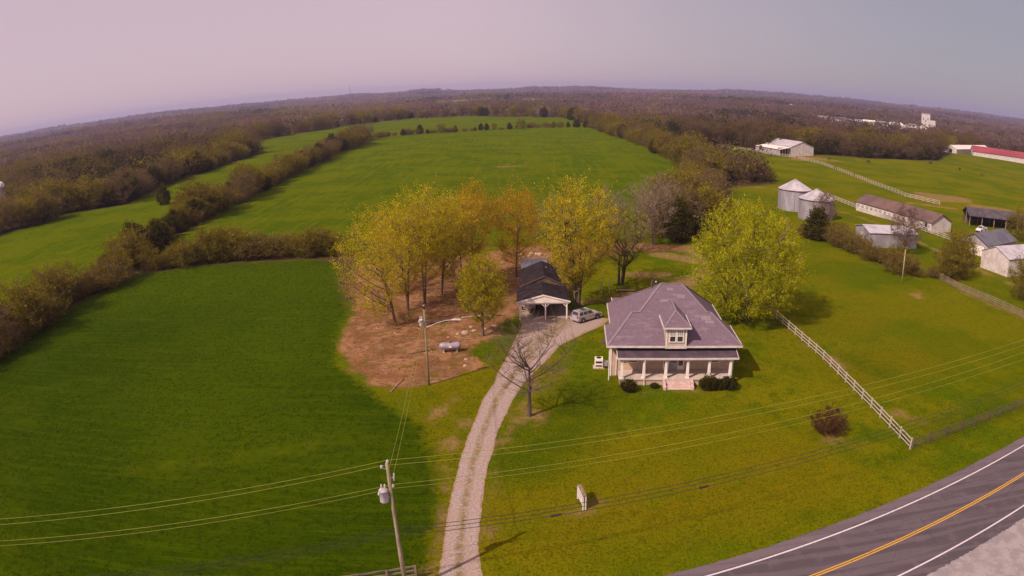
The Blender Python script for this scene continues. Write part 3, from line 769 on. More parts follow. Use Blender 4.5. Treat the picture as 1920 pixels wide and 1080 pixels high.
for x in (-3.45, .25, 3.35):
    m = MB(); m.box(x - .09, x + .09, -.76, -.58, 0, 2.36); m.build('post', MAT['white'], G)
    for s_ in (-1, 1):
        if abs(x + s_ * .5) < 3.6: MB().beam((x + s_ * .08, -.67, 1.9), (x + s_ * .5, -.67, 2.34), .08, .1).build('brace', MAT['white'], G)
for x in (-3.5, 3.4):
    for y in (2.8, 6.4): MB().box(x - .07, x + .07, y - .07, y + .07, 0, 2.64).build('post', MAT['fence_wood'], G)
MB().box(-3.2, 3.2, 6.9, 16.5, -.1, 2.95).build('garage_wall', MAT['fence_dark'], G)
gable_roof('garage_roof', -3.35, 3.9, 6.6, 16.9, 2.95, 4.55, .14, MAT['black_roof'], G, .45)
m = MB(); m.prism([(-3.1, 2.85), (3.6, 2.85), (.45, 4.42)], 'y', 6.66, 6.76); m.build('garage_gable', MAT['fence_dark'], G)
for s_ in (-1, 1):
    m = MB(); xe = -3.4 if s_ < 0 else 3.95
    m.hexa([(xe, 6.5, 2.84), (.45, 6.5, 4.46), (.45, 6.58, 4.46), (xe, 6.58, 2.84)], [(xe, 6.5, 2.99), (.45, 6.5, 4.63), (.45, 6.58, 4.63), (xe, 6.58, 2.99)]); m.build('rake_board', MAT['rust'], G)

SH = empty('metal_roof_shed', (4.0, 123.6, 0), 0, 'low shed with blue grey metal roof behind the carport garage', 'shed')
MB().box(-2.1, 2.1, -2.9, 2.9, -.1, 2.0).build('wall', MAT['fence_wood'], SH)
m = MB(); m.hexa([(-2.35, -3.3, 1.98), (2.35, -3.3, 1.98), (2.35, 3.2, 2.5), (-2.35, 3.2, 2.5)], [(-2.35, -3.3, 2.06), (2.35, -3.3, 2.06), (2.35, 3.2, 2.58), (-2.35, 3.2, 2.58)])
sr = m.build('roof', MAT['blue_roof'], SH)
for k in range(7):
    x = -2.2 + k * .73; MB().hexa([(x, -3.28, 2.06), (x + .05, -3.28, 2.06), (x + .05, 3.18, 2.58), (x, 3.18, 2.58)], [(x, -3.28, 2.1), (x + .05, -3.28, 2.1), (x + .05, 3.18, 2.62), (x, 3.18, 2.62)]).build('roof_rib', MAT['metal_roof'], sr)

# ------------------------------------------------------------------ neighbouring farm
def grain_bin(loc, r, ze, zp, label):
    B = empty('grain_bin', loc, 0, label, 'grain bin', 'grain bins')
    prof = [(r, -.6)]; nrg = int(ze / .55)
    for k in range(nrg): prof += [(r, k * ze / nrg), (r - .03, (k + .5) * ze / nrg)]
    MB().lathe(prof + [(r, ze)], 40).build('wall', MAT['metal'], B)
    rf = MB().lathe([(r + .22, ze - .06), (r + .2, ze), (.55, zp), (.5, zp + .02), (.5, zp + .28), (0, zp + .32)], 40).build('roof', MAT['metal_roof'], B)
    for k in range(24):
        a = 2 * math.pi * k / 24; ca, sa = math.cos(a), math.sin(a)
        MB().beam(((r + .2) * ca, (r + .2) * sa, ze + .03), (.56 * ca, .56 * sa, zp + .03), .07, .07).build('roof_rib', MAT['metal_roof'], rf)
    m = MB().lathe([(r + .22, ze - .12), (r + .27, ze - .12), (r + .27, ze + .02), (r + .22, ze + .02)], 40); m.build('eave_ring', MAT['rust'], B)
    for k in range(8):
        a = 2 * math.pi * (k + .5) / 8; MB().box(-.05, .05, -.05, .05, 0, ze).build('stiffener', MAT['metal'], B).location = ((r + .05) * math.cos(a), (r + .05) * math.sin(a), 0)
    return B
grain_bin((83.2, 196.5, 0), 4.9, 6.0, 8.6, 'galvanised grain bin standing behind its twin, cone roof higher in view')
grain_bin((83.4, 181.0, 0), 4.9, 5.6, 8.0, 'nearer galvanised grain bin beside the dark bushy evergreen')

def gbuild(name, label, cat, corner, along, L, W, ze, zr, wall, roofm, over=.4, ridge='x', openfront=False, wins=0, doors=None, posts=0):
    """gabled building; corner = near-left base corner, along = heading of its long side (degrees); local x along, y across to the left"""
    B = empty(name, (corner[0], corner[1], float(ter(corner[0], corner[1]))), rad(along), label, cat)
    if not openfront:
        m = MB(); m.prism([(0, -1.5), (W, -1.5), (W, ze), (W / 2, zr - .12), (0, ze)], 'x', 0, L); m.build('wall', wall, B)
    else:
        MB().box(0, L, W - .15, W, 0, ze).build('back_wall', wall, B)
    m = MB(); k = (zr - ze) / (W / 2)
    m.prism([(-over, ze - over * k), (W / 2, zr), (W + over, ze - over * k), (W + over, ze - over * k + .12), (W / 2, zr + .14), (-over, ze - over * k + .12)], 'x', -over, L + over)
    m.build('roof', roofm, B)
    if openfront:
        m = MB(); m.prism([(0, ze - .1), (W, ze - .1), (W / 2, zr - .1)], 'x', L - .1, L); m.build('gable', wall, B)
    for kk in range(posts):
        x = .1 + kk * (L - .2) / (posts - 1)
        for y in (.1, W * .55): MB().box(x - .12, x + .12, y - .12, y + .12, 0, ze + (.0 if y < 1 else k * y - .1)).build('post', MAT['fence_wood'], B)
    for kk in range(wins):
        x = (kk + .5) * L / wins
        f = MB().box(x - .75, x + .75, -.05, .02, ze * .38, ze * .8).build('window', MAT['white'], B)
        MB().box(x - .6, x + .6, -.07, -.04, ze * .43, ze * .75).build('pane', MAT['barn_grey'], f)
    for face, a0, a1, z1, mt in (doors or []):
        if face == 'front': MB().box(a0, a1, -.06, .02, 0, z1).build('door', mt, B)
        else: MB().box(-.06, .02, a0, a1, 0, z1).build('door', mt, B)
    return B
gbuild('long_barn', 'long low barn with rusty brown roof and white windowed front', 'barn', (104.6, 196.4), -78, 34, 8.5, 2.9, 4.9, MAT['barn_white'], MAT['brown_roof'], wins=16, doors=[('front', 30.8, 32.6, 2.3, MAT['dark'])])
gbuild('metal_building', 'low pale metal building with shallow roof behind the bare mauve tree', 'shed', (82.0, 145.8), -6, 13, 9.5, 3.4, 4.4, MAT['metal'], MAT['metal_roof'], over=.25, doors=[('side', 3.5, 6, 2.6, MAT['barn_white'])])
gbuild('open_shed', 'open sided shed with black metal roof beside the white truck', 'shed', (134.5, 175.0), -22, 21, 9, 3.2, 5.0, MAT['fence_dark'], MAT['dark_roof'], openfront=True, posts=6)
gbuild('grey_roof_outbuilding', 'white outbuilding with blue grey gable roof and double white doors', 'outbuilding', (110.9, 135.2), 24, 17, 8.6, 2.9, 5.0, MAT['barn_grey'], MAT['grey_roof'], doors=[('side', 1.2, 4.0, 2.4, MAT['white']), ('side', 4.3, 6.8, 2.4, MAT['white']), ('front', 2, 5, 2.3, MAT['white'])])
gbuild('white_block_barn', 'white walled gable barn at the right edge behind bare branches', 'barn', (104.0, 118.5), 12, 14, 8.5, 3.8, 5.6, MAT['barn_white'], MAT['metal_roof'], over=.2)

B = gbuild('riding_barn', 'large white gable barn with open lean-to beside the far pasture', 'barn', (153.2, 374.5), 106, 24, 17, 5.0, 7.8, MAT['barn_white'], MAT['metal_roof'], over=.3)
# local frame: x runs away from the camera, y runs to the left (local y from 0 to -17 mirrored): gable faces the camera
B.rotation_euler = (0, 0, rad(106)); B.location = (171.5, 379.5, float(ter(163, 385)))
m = MB(); m.hexa([(0, 17.0, 4.5), (24, 17.0, 4.5), (24, 25, 3.4), (0, 25, 3.4)], [(0, 17.0, 4.65), (24, 17.0, 4.65), (24, 25, 3.55), (0, 25, 3.55)]); m.build('lean_to_roof', MAT['white'], B)
MB().box(.2, 23.8, 24.6, 24.8, 0, 2.9).build('lean_to_wall', MAT['barn_grey'], B)
for k in range(5): MB().box(-.02, .2, 17.2 + k * 1.85, 17.4 + k * 1.85, 0, 4.4 - k * .25).build('lean_to_post', MAT['fence_wood'], B)
MB().box(2.2, 2.4, 17.2, 24.5, 0, 4.3).build('lean_to_back', MAT['dark'], B)

R = gbuild('white_roof_stable', 'long white stable with pale roof joined to red roofed barn far right', 'stable', (352, 484), 33, 92, 12, 3.5, 6.0, MAT['barn_white'], MAT['white'], over=.4, wins=10, doors=[('side', 4, 7, 3, MAT['dark'])])
R = gbuild('red_roof_barn', 'very long barn with red metal roof at the far right edge', 'barn', (362, 473), -32, 90, 22, 3.6, 7.5, MAT['barn_white'], MAT['red_roof'], over=.6, wins=14)

T = empty('mill_tower', (634.7, 963.5, float(ter(634.7, 963.5))), rad(-30), 'tall white mill tower with lower annex rising above the distant town', 'tower')
MB().box(-7, 7, -6, 6, -1, 24).build('wall', MAT['barn_white'], T)
MB().box(-7.4, 7.4, -6.4, 6.4, 24, 25).build('roof', MAT['barn_grey'], T)
MB().box(7.05, 16, -5, 5, -1, 15).build('annex', MAT['barn_white'], T)
for k in range(3): MB().box(-4.5 + k * 3.6, -3.1 + k * 3.6, -6.12, -5.95, 15 - 3 * (k % 2), 17.5 - 3 * (k % 2)).build('window', MAT['dark'], T)
MB().box(-2, 1.5, -6.12, -5.95, 0, 5).build('loading_door', MAT['dark'], T); MB().box(9, 12, -5.12, -4.95, 0, 4).build('loading_door', MAT['dark'], T)
town = [(470, 1010, 16, 9), (485, 985, 20, 11), (500, 1000, 14, 9), (492, 945, 24, 12), (515, 975, 16, 10), (540, 985, 20, 10), (545, 955, 18, 9), (528, 920, 16, 9), (560, 935, 26, 12), (575, 960, 16, 9), (590, 925, 18, 10), (545, 890, 14, 9), (600, 950, 14, 9), (585, 885, 34, 16), (560, 868, 20, 10), (660, 905, 26, 12), (700, 1330, 34, 14), (640, 1300, 18, 9)]
words = ['leftmost of the distant town houses', 'second', 'third']
def far_house(x, y, L, W, i, label, z1=4.2, z2=6.6, kind='town_house', cat='house', rot=None):
    B = empty(kind, (x, y, float(ter(x, y))), rad((i * 37) % 80 - 40 if rot is None else rot), label, cat)
    m = MB(); m.prism([(-W / 2, -1), (W / 2, -1), (W / 2, z1), (0, z2), (-W / 2, z1)], 'x', -L / 2, L / 2); m.build('wall', MAT['white'] if i % 3 else MAT['barn_white'], B)
    m = MB(); m.prism([(-W / 2 - .5, z1 - .3), (0, z2 + .05), (W / 2 + .5, z1 - .3), (W / 2 + .5, z1), (0, z2 + .35), (-W / 2 - .5, z1)], 'x', -L / 2 - .5, L / 2 + .5); m.build('roof', [MAT['metal_roof'], MAT['grey_roof'], MAT['white']][i % 3], B)
    for k in range(2): MB().box(-L / 4 + k * L / 2 - 1, -L / 4 + k * L / 2 + 1, -W / 2 - .06, -W / 2 + .02, 1.2, 2.8).build('window', MAT['dark'], B)
    return B
for i, (x, y, L, W) in enumerate(town):
    o = far_house(x, y, L, W, i, 'small pale house in the distant town left of the mill tower')
    tag(o, group='distant town houses')
    if i == 13: o['label'] = 'broad white building at the foot of the mill tower'
    if i == 15: o['label'] = 'white shed among trees just right of the mill tower'
    if i in (16, 17): o['label'] = 'far white building on the wooded slope beyond the mill tower'
for i, (x, y, L, W, lb) in enumerate([(-1955, 2486, 40, 20, 'tiny white building in the woods at the far left horizon'), (-1092, 2068, 30, 14, 'white farmhouse speck in woods below the left horizon'), (-1050, 2084, 22, 12, 'smaller white speck right of the white farmhouse in the left woods'),
                                      (-1480, 1640, 22, 12, 'pale house at the left edge of the photo in woods'), (880, 2100, 40, 14, 'long white shed on the far wooded slope above the town'), (1500, 1780, 30, 14, 'white house far right below the horizon'), (640, 2250, 24, 12, 'white speck of a house right of centre near the horizon'), (520, 2300, 50, 16, 'pale roofs far off in woods above the riding barn')]):
    far_house(x, y, L, W, i, lb, kind='far_house')

# silo dome in the left woods
D = empty('silo', (-232, 263, 0), 0, 'round silo with pale domed cap among trees at the left edge', 'silo')
MB().lathe([(2.2, -.5), (2.2, 10.6)], 24).build('wall', MAT['barn_grey'], D, True)
MB().lathe([(2.3, 10.5), (2.25, 11.4), (1.8, 12.3), (1.0, 12.9), (0, 13.1)], 24).build('dome', MAT['white'], D, True)

Tm = empty('radio_mast', (-1030, 4640, float(ter(-1030, 4640))), 0, 'thin radio mast on the horizon left of centre', 'mast')
zt = 33 - float(ter(-1030, 4640)) + 72
m = MB()
for k in range(3):
    a = 2 * math.pi * k / 3; m.tube([(1.2 * math.cos(a), 1.2 * math.sin(a), -1), (1.2 * math.cos(a), 1.2 * math.sin(a), zt)], .35, 5)
for k in range(int(zt / 5)):
    for j in range(3):
        a, b = 2 * math.pi * j / 3, 2 * math.pi * (j + 1) / 3
        m.beam((1.2 * math.cos(a), 1.2 * math.sin(a), k * 5), (1.2 * math.cos(b), 1.2 * math.sin(b), k * 5 + 5), .3, .3)
m.build('lattice', MAT['rust'], Tm)

# ------------------------------------------------------------------ vehicles (x forward, origin on the ground under the middle)
def wheel(parent, x, y, r=.36, w=.24):
    s_ = 1 if y > 0 else -1
    t_ = MB(); t_.lathe([(r * .55, -w / 2), (r * .93, -w / 2), (r, -w * .3), (r, w * .3), (r * .93, w / 2), (r * .55, w / 2)], 18)
    o = t_.build('wheel', MAT['tyre'], parent, True); o.location = (x, y, r); o.rotation_euler = (rad(90), 0, 0)
    q = MB(); q.lathe([(0, -.04), (r * .2, -.05), (r * .56, -.02), (r * .56, .02), (0, .02)], 14); rr = q.build('rim', MAT['rim'], o, True)
    rr.location = (0, 0, -s_ * w * .42); rr.rotation_euler = (0 if s_ > 0 else math.pi, 0, 0)
def quad(parent, pts, mat, name, off):
    p = [Vector(q) for q in pts]; nrm = (p[1] - p[0]).cross(p[2] - p[0]).normalized()
    m = MB(); m.hexa([q - nrm * .01 for q in p], [q + nrm * off for q in p]); return m.build(name, mat, parent)
def lerp(a, b, t): return tuple(x + (y - x) * t for x, y in zip(a, b))
def car(name, label, cat, loc, heading, paint, kind='suv'):
    C = empty(name, loc, rad(heading), label, cat)
    prof = [(-2.30, .38), (-2.36, .62), (-2.32, 1.02), (-1.2, 1.06), (1.0, 1.04), (1.15, 1.03), (1.95, .93), (2.25, .80), (2.34, .58), (2.28, .34), (1.9, .26), (-1.9, .26)]
    m = MB(); hw = .92; nP = len(prof)
    rows = [(-hw + .07, .97), (-hw, 1.0), (-hw + .03, 1.0), (hw - .03, 1.0), (hw, 1.0), (hw - .07, .97)]
    ys = [-hw + .10, -hw, hw, hw - .10]; sc = [.955, 1.0, 1.0, .955]
    vsx = []
    for y, s_ in zip(ys, sc): vsx += [(px * s_, y, .3 + (pz - .3) * (s_ if pz > .5 else 1)) for px, pz in prof]
    fs = [tuple(reversed(range(nP))), tuple(range(3 * nP, 4 * nP))]
    for k in range(3):
        for i in range(nP): fs.append((k * nP + i, k * nP + (i + 1) % nP, (k + 1) * nP + (i + 1) % nP, (k + 1) * nP + i))
    # cap the outer side panels: rows 0 and 3 sit inside, so bulge reads as tumble-home
    m.add(vsx, fs)
    body = m.build('body', paint, C, bevel=.018)
    if kind == 'suv': x0, x1, t0, t1 = -2.26, 1.02, -2.02, .28
    else: x0, x1, t0, t1 = -.55, 1.05, -.42, .35
    zb, zt, yb, yt = 1.0, 1.70, .86, .66
    bt = [(x0, -yb, zb), (x1, -yb, zb), (x1, yb, zb), (x0, yb, zb)]; tp = [(t0, -yt, zt), (t1, -yt, zt), (t1, yt, zt), (t0, yt, zt)]
    m = MB(); m.hexa(bt, tp); cab = m.build('cabin', paint, C, bevel=.05)
    def face(a, b, c, d, u0, u1, v0, v1, nm='window', mt='glass'):
        P = lambda u, v: lerp(lerp(a, b, u), lerp(d, c, u), v)
        return quad(cab, [P(u0, v0), P(u1, v0), P(u1, v1), P(u0, v1)], MAT[mt], nm, .012)
    divs = ((.06, .30), (.34, .58), (.62, .92)) if kind == 'suv' else ((.12, .88),)
    for u0, u1 in divs: face(bt[0], bt[1], tp[1], tp[0], u0, u1, .18, .86)
    for u0, u1 in divs: face(bt[2], bt[3], tp[3], tp[2], 1 - u1, 1 - u0, .18, .86)
    face(bt[1], bt[2], tp[2], tp[1], .07, .93, .12, .92, 'windscreen')
    face(bt[3], bt[0], tp[0], tp[3], .1, .9, .22, .88, 'rear_window')
    for x in (-1.38, 1.42):
        for y in (-.84, .84): wheel(C, x, y)
        for y in (-1, 1):
            m = MB(); m.prism([(x + .44 * math.cos(a * math.pi / 8), .34 + .42 * math.sin(a * math.pi / 8)) for a in range(9)], 'y', y * .895, y * .926); m.build('wheel_arch', MAT['dark'], C)
    for y in (-.68, .68):
        MB().box(2.18, 2.33, y - .2, y + .2, .62, .80).build('headlight', MAT['lamp_clear'], C); MB().box(-2.36, -2.27, y - .12, y + .12, .78, 1.12).build('tail_light', MAT['lamp_red'], C)
    MB().box(2.26, 2.36, -.8, .8, .36, .52).build('front_bumper', MAT['rim'], C); MB().box(-2.42, -2.3, -.84, .84, .40, .60).build('rear_bumper', paint, C, bevel=.02)
    if kind == 'suv':
        for y in (-.56, .56): MB().beam((-1.8, y, 1.76), (.1, y, 1.76), .05, .04).build('roof_rail', MAT['dark'], C)
        MB().box(-1.0, -.2, -.5, .5, 1.70, 1.715).build('sunroof', MAT['glass'], C)
        MB().box(-2.345, -2.33, -.25, .25, .66, .78).build('number_plate', MAT['white'], C)
    else:
        for y in (-1, 1): MB().box(-2.3, -.6, y * .9 - .05, y * .9 + .05, 1.0, 1.22).build('bed_side', paint, C)
        MB().box(-2.33, -2.27, -.85, .85, 1.0, 1.22).build('tailgate', paint, C); MB().box(-2.25, -.65, -.82, .82, 1.05, 1.1).build('bed_floor', MAT['dark'], C)
    for y in (-1, 1): MB().box(.72, .86, y * .98 - .07, y * .98 + .07, 1.0, 1.14).build('mirror', paint, C)
    return C
car('suv', 'silver suv parked on gravel beside the carport', 'car', (10.72, 99.05, 0), 37, MAT['car_silver'])
car('pickup_truck', 'white pickup truck parked in front of the open black roofed shed', 'truck', (133.0, 166.5, float(ter(133, 166.5))), 205, MAT['car_white'], 'pickup')

# boat on a trailer in the left bay
Bt = empty('boat', (2.6, 103.6, 0), rad(-90), 'white boat on a trailer parked in the left bay of the carport', 'boat')
secs = [(-2.6, 1.0, .55, 1.5), (-1.5, 1.05, .5, 1.55), (0, 1.05, .5, 1.6), (1.2, .9, .55, 1.7), (2.1, .55, .75, 1.8), (2.7, .06, 1.3, 1.9)]
m = MB(); o = []
for x, w_, zk, zg in secs:
    b = len(m.v); m.v += [(x, -w_, zg), (x, -w_ * .82, (zk + zg) / 2 - .1), (x, 0, zk), (x, w_ * .82, (zk + zg) / 2 - .1), (x, w_, zg)]; o.append(b)
for a, b in zip(o, o[1:]):
    for k in range(4): m.f.append((a + k, a + k + 1, b + k + 1, b + k))
m.f.append((o[0], o[0] + 1, o[0] + 2, o[0] + 3, o[0] + 4))
m.build('hull', MAT['hull'], Bt, True)
m = MB(); o = []
for x, w_, zk, zg in secs: b = len(m.v); m.v += [(x, -w_ * .97, zg - .02), (x, 0, zg + (.25 if x < 1.5 else .1)), (x, w_ * .97, zg - .02)]; o.append(b)
for a, b in zip(o, o[1:]):
    for k in range(2): m.f.append((a + k, a + k + 1, b + k + 1, b + k))
m.build('cover', MAT['hull_dark'], Bt)
m = MB(); m.beam((-2.2, -.6, .48), (2.9, 0, .55), .1, .1); m.beam((-2.2, .6, .48), (2.9, 0, .55), .1, .1); m.beam((2.8, 0, .55), (3.5, 0, .5), .1, .1); m.beam((-.8, -1, .36), (-.8, 1, .36), .08, .08); m.build('trailer', MAT['rust'], Bt)
for y in (-1.1, 1.1): wheel(Bt, -.8, y, .32, .2)

# propane tank
P = empty('propane_tank', (-8.1, 86.9, 0), rad(4), 'grey horizontal propane tank on the bare dirt yard', 'propane tank')
L, r = 2.9, .48
m = MB(); prof = [(-L / 2 + r * (1 - math.cos(a)), r * math.sin(a)) for a in np.linspace(0.02, math.pi / 2, 7)]
prof = prof + [(-x, q) for x, q in prof[::-1]]
m.tube([(x, 0, .82) for x, q in prof], [q for x, q in prof], 18); m.build('tank', MAT['tank'], P, True)
MB().lathe([(.2, 1.25), (.2, 1.42), (.12, 1.5), (0, 1.52)], 12).build('valve_dome', MAT['rust'], P)
for x in (-.85, .85):
    MB().box(x - .07, x + .07, -.32, .32, .02, .5).build('leg', MAT['tank'], P); MB().box(x - .15, x + .15, -.42, .42, -.03, .06).build('block', MAT['stone_pale'], P)
MB().box(-.18, .18, -.495, -.47, .72, .95).build('label_plate', MAT['white'], P)
for (x, y, h, nm, lb) in ((-5.6, 86.2, 1.5, 'stake', 'thin rusty stake standing right of the propane tank'),):
    o = MB().tube([(0, 0, -.1), (0, .03, h)], .04, 6).build(nm, MAT['rust']); o.location = (x, y, 0); tag(o, lb, 'stake')

# ------------------------------------------------------------------ utility poles and lines
U = empty('utility_pole', (-7.75, 39.1, 0), 0, 'weathered utility pole with grey transformer near the driveway entrance', 'utility pole')
lean = Vector((-.42, .55, 0))
ptz = lambda z: Vector((lean.x * z / 10.4, lean.y * z / 10.4, z))
MB().tube([ptz(-.3), ptz(3), ptz(7), ptz(10.35)], [.17, .155, .13, .11], 10).build('pole', MAT['pole'], U, True)
def transformer(parent, c, r=.3, h=.95):
    m = MB(); m.lathe([(0, 0), (r * .96, 0), (r, .04), (r, h * .86), (r * 1.06, h * .87), (r * 1.06, h * .92), (r * .8, h), (0, h * 1.03)], 18, c)
    t_ = m.build('transformer', MAT['ceramic'], parent, True)
    for k in range(2):
        a = .8 + k * 1.7
        MB().lathe([(0, 0), (.05, 0), (.08, .07), (.05, .12), (.08, .18), (.05, .24), (.03, .32), (0, .32)], 8, (c[0] + r * .5 * math.cos(a), c[1] + r * .5 * math.sin(a), c[2] + h)).build('bushing', MAT['ceramic'], t_, True)
    for k in range(3): MB().lathe([(0, 0), (.05, 0), (.05, .12), (0, .12)], 8, (c[0] - r * 1.05, c[1] - .15 + .15 * k, c[2] + h * .6)).build('terminal', MAT['white'], t_)
    return t_
q = ptz(7.9); transformer(U, (q.x - .48, q.y - .12, 7.55))
MB().beam((q.x - .3, q.y, 8.2), (q.x + .05, q.y, 8.2), .12, .08).build('bracket', MAT['metal'], U)
MB().beam((q.x - .3, q.y, 7.8), (q.x + .05, q.y, 7.8), .12, .08).build('bracket', MAT['metal'], U)
ins = [(0, 0), (.05, 0), (.11, .05), (.06, .1), (.11, .16), (.05, .22), (0, .24)]
tp = ptz(10.35)
MB().lathe(ins, 10, (tp.x + .05, tp.y, 10.35)).build('insulator', MAT['ceramic'], U, True)
MB().beam((tp.x, tp.y, 9.9), (tp.x - .35, tp.y - .1, 10.0), .06, .06).build('bracket', MAT['metal'], U)
MB().lathe(ins, 10, (tp.x - .35, tp.y - .1, 10.0)).build('insulator', MAT['ceramic'], U, True)
q = ptz(8.75)
MB().lathe(ins, 10, (q.x + .2, q.y - .05, 8.6)).build('insulator', MAT['ceramic'], U, True)
MB().beam((q.x, q.y, 9.2), (q.x + .3, q.y - .1, 9.4), .05, .05).build('bracket', MAT['metal'], U)
MB().tube([(q.x + .32, q.y - .1, 9.15), (q.x + .36, q.y - .12, 9.7)], .045, 8).build('fuse_cutout', MAT['ceramic'], U)
MB().tube([(q.x + .12, q.y - .12, 8.7), (q.x + .16, q.y - .12, 9.6)], .03, 6).build('ground_wire', MAT['rust'], U)

U2 = empty('lamp_pole', (-9.8, 76.1, 0), 0, 'tall pole with street lamp arm and small transformer on the dirt yard edge', 'utility pole')
MB().tube([(0, 0, -.3), (0, 0, 5), (-.05, 0, 9.7)], [.14, .12, .1], 10).build('pole', MAT['pole'], U2, True)
MB().tube([(-.05, 0, 9.2), (-.05, 0, 9.55)], .12, 10).build('pole_band', MAT['dark'], U2)
transformer(U2, (-.42, -.1, 7.3), .24, .75)
MB().beam((-.3, 0, 7.7), (0, 0, 7.7), .1, .08).build('bracket', MAT['metal'], U2)
MB().tube([(.05, 0, 7.0), (1.3, .0, 7.55), (2.4, .0, 7.85), (3.1, .0, 7.9)], .05, 6).build('lamp_arm', MAT['metal'], U2)
m = MB(); m.tube([(3.0, 0, 7.9), (3.4, 0, 7.92), (3.9, 0, 7.88), (4.15, 0, 7.84)], [.08, .14, .14, .06], 8); m.build('lamp_head', MAT['ceramic'], U2, True)
o = MB().tube([(0, 0, -.3), (.02, 0, 3), (.05, 0, 6.4)], [.13, .12, .1], 8).build('bare_pole', MAT['pole_y'], None, True); o.location = (73.4, 115.6, 0); tag(o, 'lone pale pole standing in the grass right of the house', 'pole')
for x, h, lb in ((14.6, 2.4, 'pale post left of its twin behind the carport yard'), (15.9, 2.6, 'taller pale post right of its twin behind the carport yard')):
    o = MB().box(-.09, .09, -.09, .09, -.1, h).build('clothes_line_post', MAT['pole_y'], None, bevel=.01); o.location = (x, 112.3, 0); tag(o, lb, 'post')

def wire(label, pts_, sag, r, mat, name='power_line', cat='wire', group=None, n=26):
    """pts_: supports; parabolic sag between them"""
    path = []
    for (a, b), sg in zip(zip(pts_, pts_[1:]), sag):
        for k in range(n):
            t_ = k / n; p = Vector(a).lerp(Vector(b), t_); p.z -= 4 * sg * t_ * (1 - t_); path.append(p)
    path.append(Vector(pts_[-1]))
    o = MB().tube(path, r, 5).build(name, mat)
    return tag(o, label, cat, group)
px, py = -7.75 - .42, 39.1 + .55
wire('upper power line farther from the road, at the pole top', [(-64, 18.4, 10.3), (px + .05, py, 10.55), (66, 60.4, 10.5)], (.9, .75), .0135, MAT['wire'], group='power lines')
wire('upper power line on the side bracket just below the pole top', [(-64.3, 17.8, 10.0), (px - .3, py - .1, 10.2), (66, 59.6, 10.2)], (.9, .75), .0135, MAT['wire'], group='power lines')
wire('lower power line at transformer height, upper of the close pair', [(-64, 18.0, 8.7), (px + .3, py - .15, 8.82), (66, 59.9, 9.2)], (.75, .6), .0135, MAT['wire'], group='power lines')
wire('lower power line at transformer height, lower of the close pair', [(-64, 17.7, 8.4), (px + .3, py - .2, 8.55), (66, 59.2, 8.7)], (.75, .6), .012, MAT['wire'], group='power lines')
wire('highest of the three dark cables low on the utility pole', [(-64, 17.6, 5.4), (px + .2, py - .3, 5.4), (66, 59.8, 5.9)], (.6, .75), .022, MAT['cable'], group='dark cables')
wire('middle one of the three dark cables low on the utility pole', [(-64, 17.4, 5.05), (px + .22, py - .3, 5.1), (66, 59.6, 5.5)], (.6, .75), .022, MAT['cable'], group='dark cables')
wire('lowest of the three dark cables low on the utility pole', [(-64, 17.2, 4.7), (px + .25, py - .3, 4.78), (66, 59.4, 5.0)], (.6, .75), .022, MAT['cable'], group='dark cables')
def splice(t_, lb, a=(px + .25, py - .3, 4.78), b=(66, 59.4, 5.0), sg=.75):
    p = Vector(a).lerp(Vector(b), t_); p.z -= 4 * sg * t_ * (1 - t_) - .02; d = (Vector(b) - Vector(a)).normalized()
    o = MB().tube([p - d * .42, p - d * .38, p + d * .38, p + d * .42], [.04, .09, .09, .04], 8).build('cable_splice', MAT['cable']); tag(o, lb, 'splice case', 'cable splice cases')
splice(.145, 'black splice case on the lowest cable right of the driveway'); splice(.30, 'black splice case on the lowest cable farther right past the sign')
wire('left strand of the service drop from utility pole to lamp pole', [(px + .1, py, 9.9), (-9.9, 76.1, 9.0)], (.7,), .013, MAT['wire'], name='service_drop', group='service drop wires')
wire('right strand of the service drop from utility pole to lamp pole', [(px + .35, py, 9.5), (-9.75, 76.1, 8.6)], (.7,), .013, MAT['wire'], name='service_drop', group='service drop wires')

# ------------------------------------------------------------------ fences: every post and every board a part
def fence(label, path, n_rails, h, bay, mat, post=.13, rail=(.035, .14), lowest=.35, seed=0, wobble=.02, group=None, missing=()):
    rng = random.Random(seed)
    F = empty('fence', (path[0][0], path[0][1], 0), 0, label, 'fence', group)
    ox, oy = path[0]
    pts_ = []
    for a, b in zip(path, path[1:]):
        d = math.hypot(b[0] - a[0], b[1] - a[1]); k = max(1, round(d / bay))
        for i in range(k): pts_.append((a[0] + (b[0] - a[0]) * i / k, a[1] + (b[1] - a[1]) * i / k))
    pts_.append(path[-1])
    P3 = [Vector((x - ox, y - oy, float(ter(x, y)))) for x, y in pts_]
    pm = MB().box(-post / 2, post / 2, -post / 2, post / 2, -.2, h + .08).mesh('post', mat)
    for i, p in enumerate(P3):
        o = link('post', pm, F); o.location = p
        o.rotation_euler = (rng.uniform(-wobble, wobble), rng.uniform(-wobble, wobble), math.atan2((P3[min(i + 1, len(P3) - 1)] - P3[max(i - 1, 0)]).y, (P3[min(i + 1, len(P3) - 1)] - P3[max(i - 1, 0)]).x))
    rm = MB().box(-.5, .5, -rail[0] / 2, rail[0] / 2, -rail[1] / 2, rail[1] / 2).mesh('board', mat)
    for i, (p, q) in enumerate(zip(P3, P3[1:])):
        if i in missing: continue
        d = q - p; nrm = Vector((-d.y, d.x, 0)).normalized()
        for k in range(n_rails):
            z = lowest + (h - lowest - .04) * k / max(1, n_rails - 1)
            o = link('board', rm, F)
            o.location = (p + q) / 2 + nrm * -(post / 2 + rail[0] / 2 + .002) + Vector((0, 0, z + rng.uniform(-.02, .02)))
            o.scale = (d.length - .01, 1, 1); o.rotation_euler = (0, rng.uniform(-.012, .012) - math.asin(max(-1, min(1, d.z / d.length))), math.atan2(d.y, d.x))
    return F
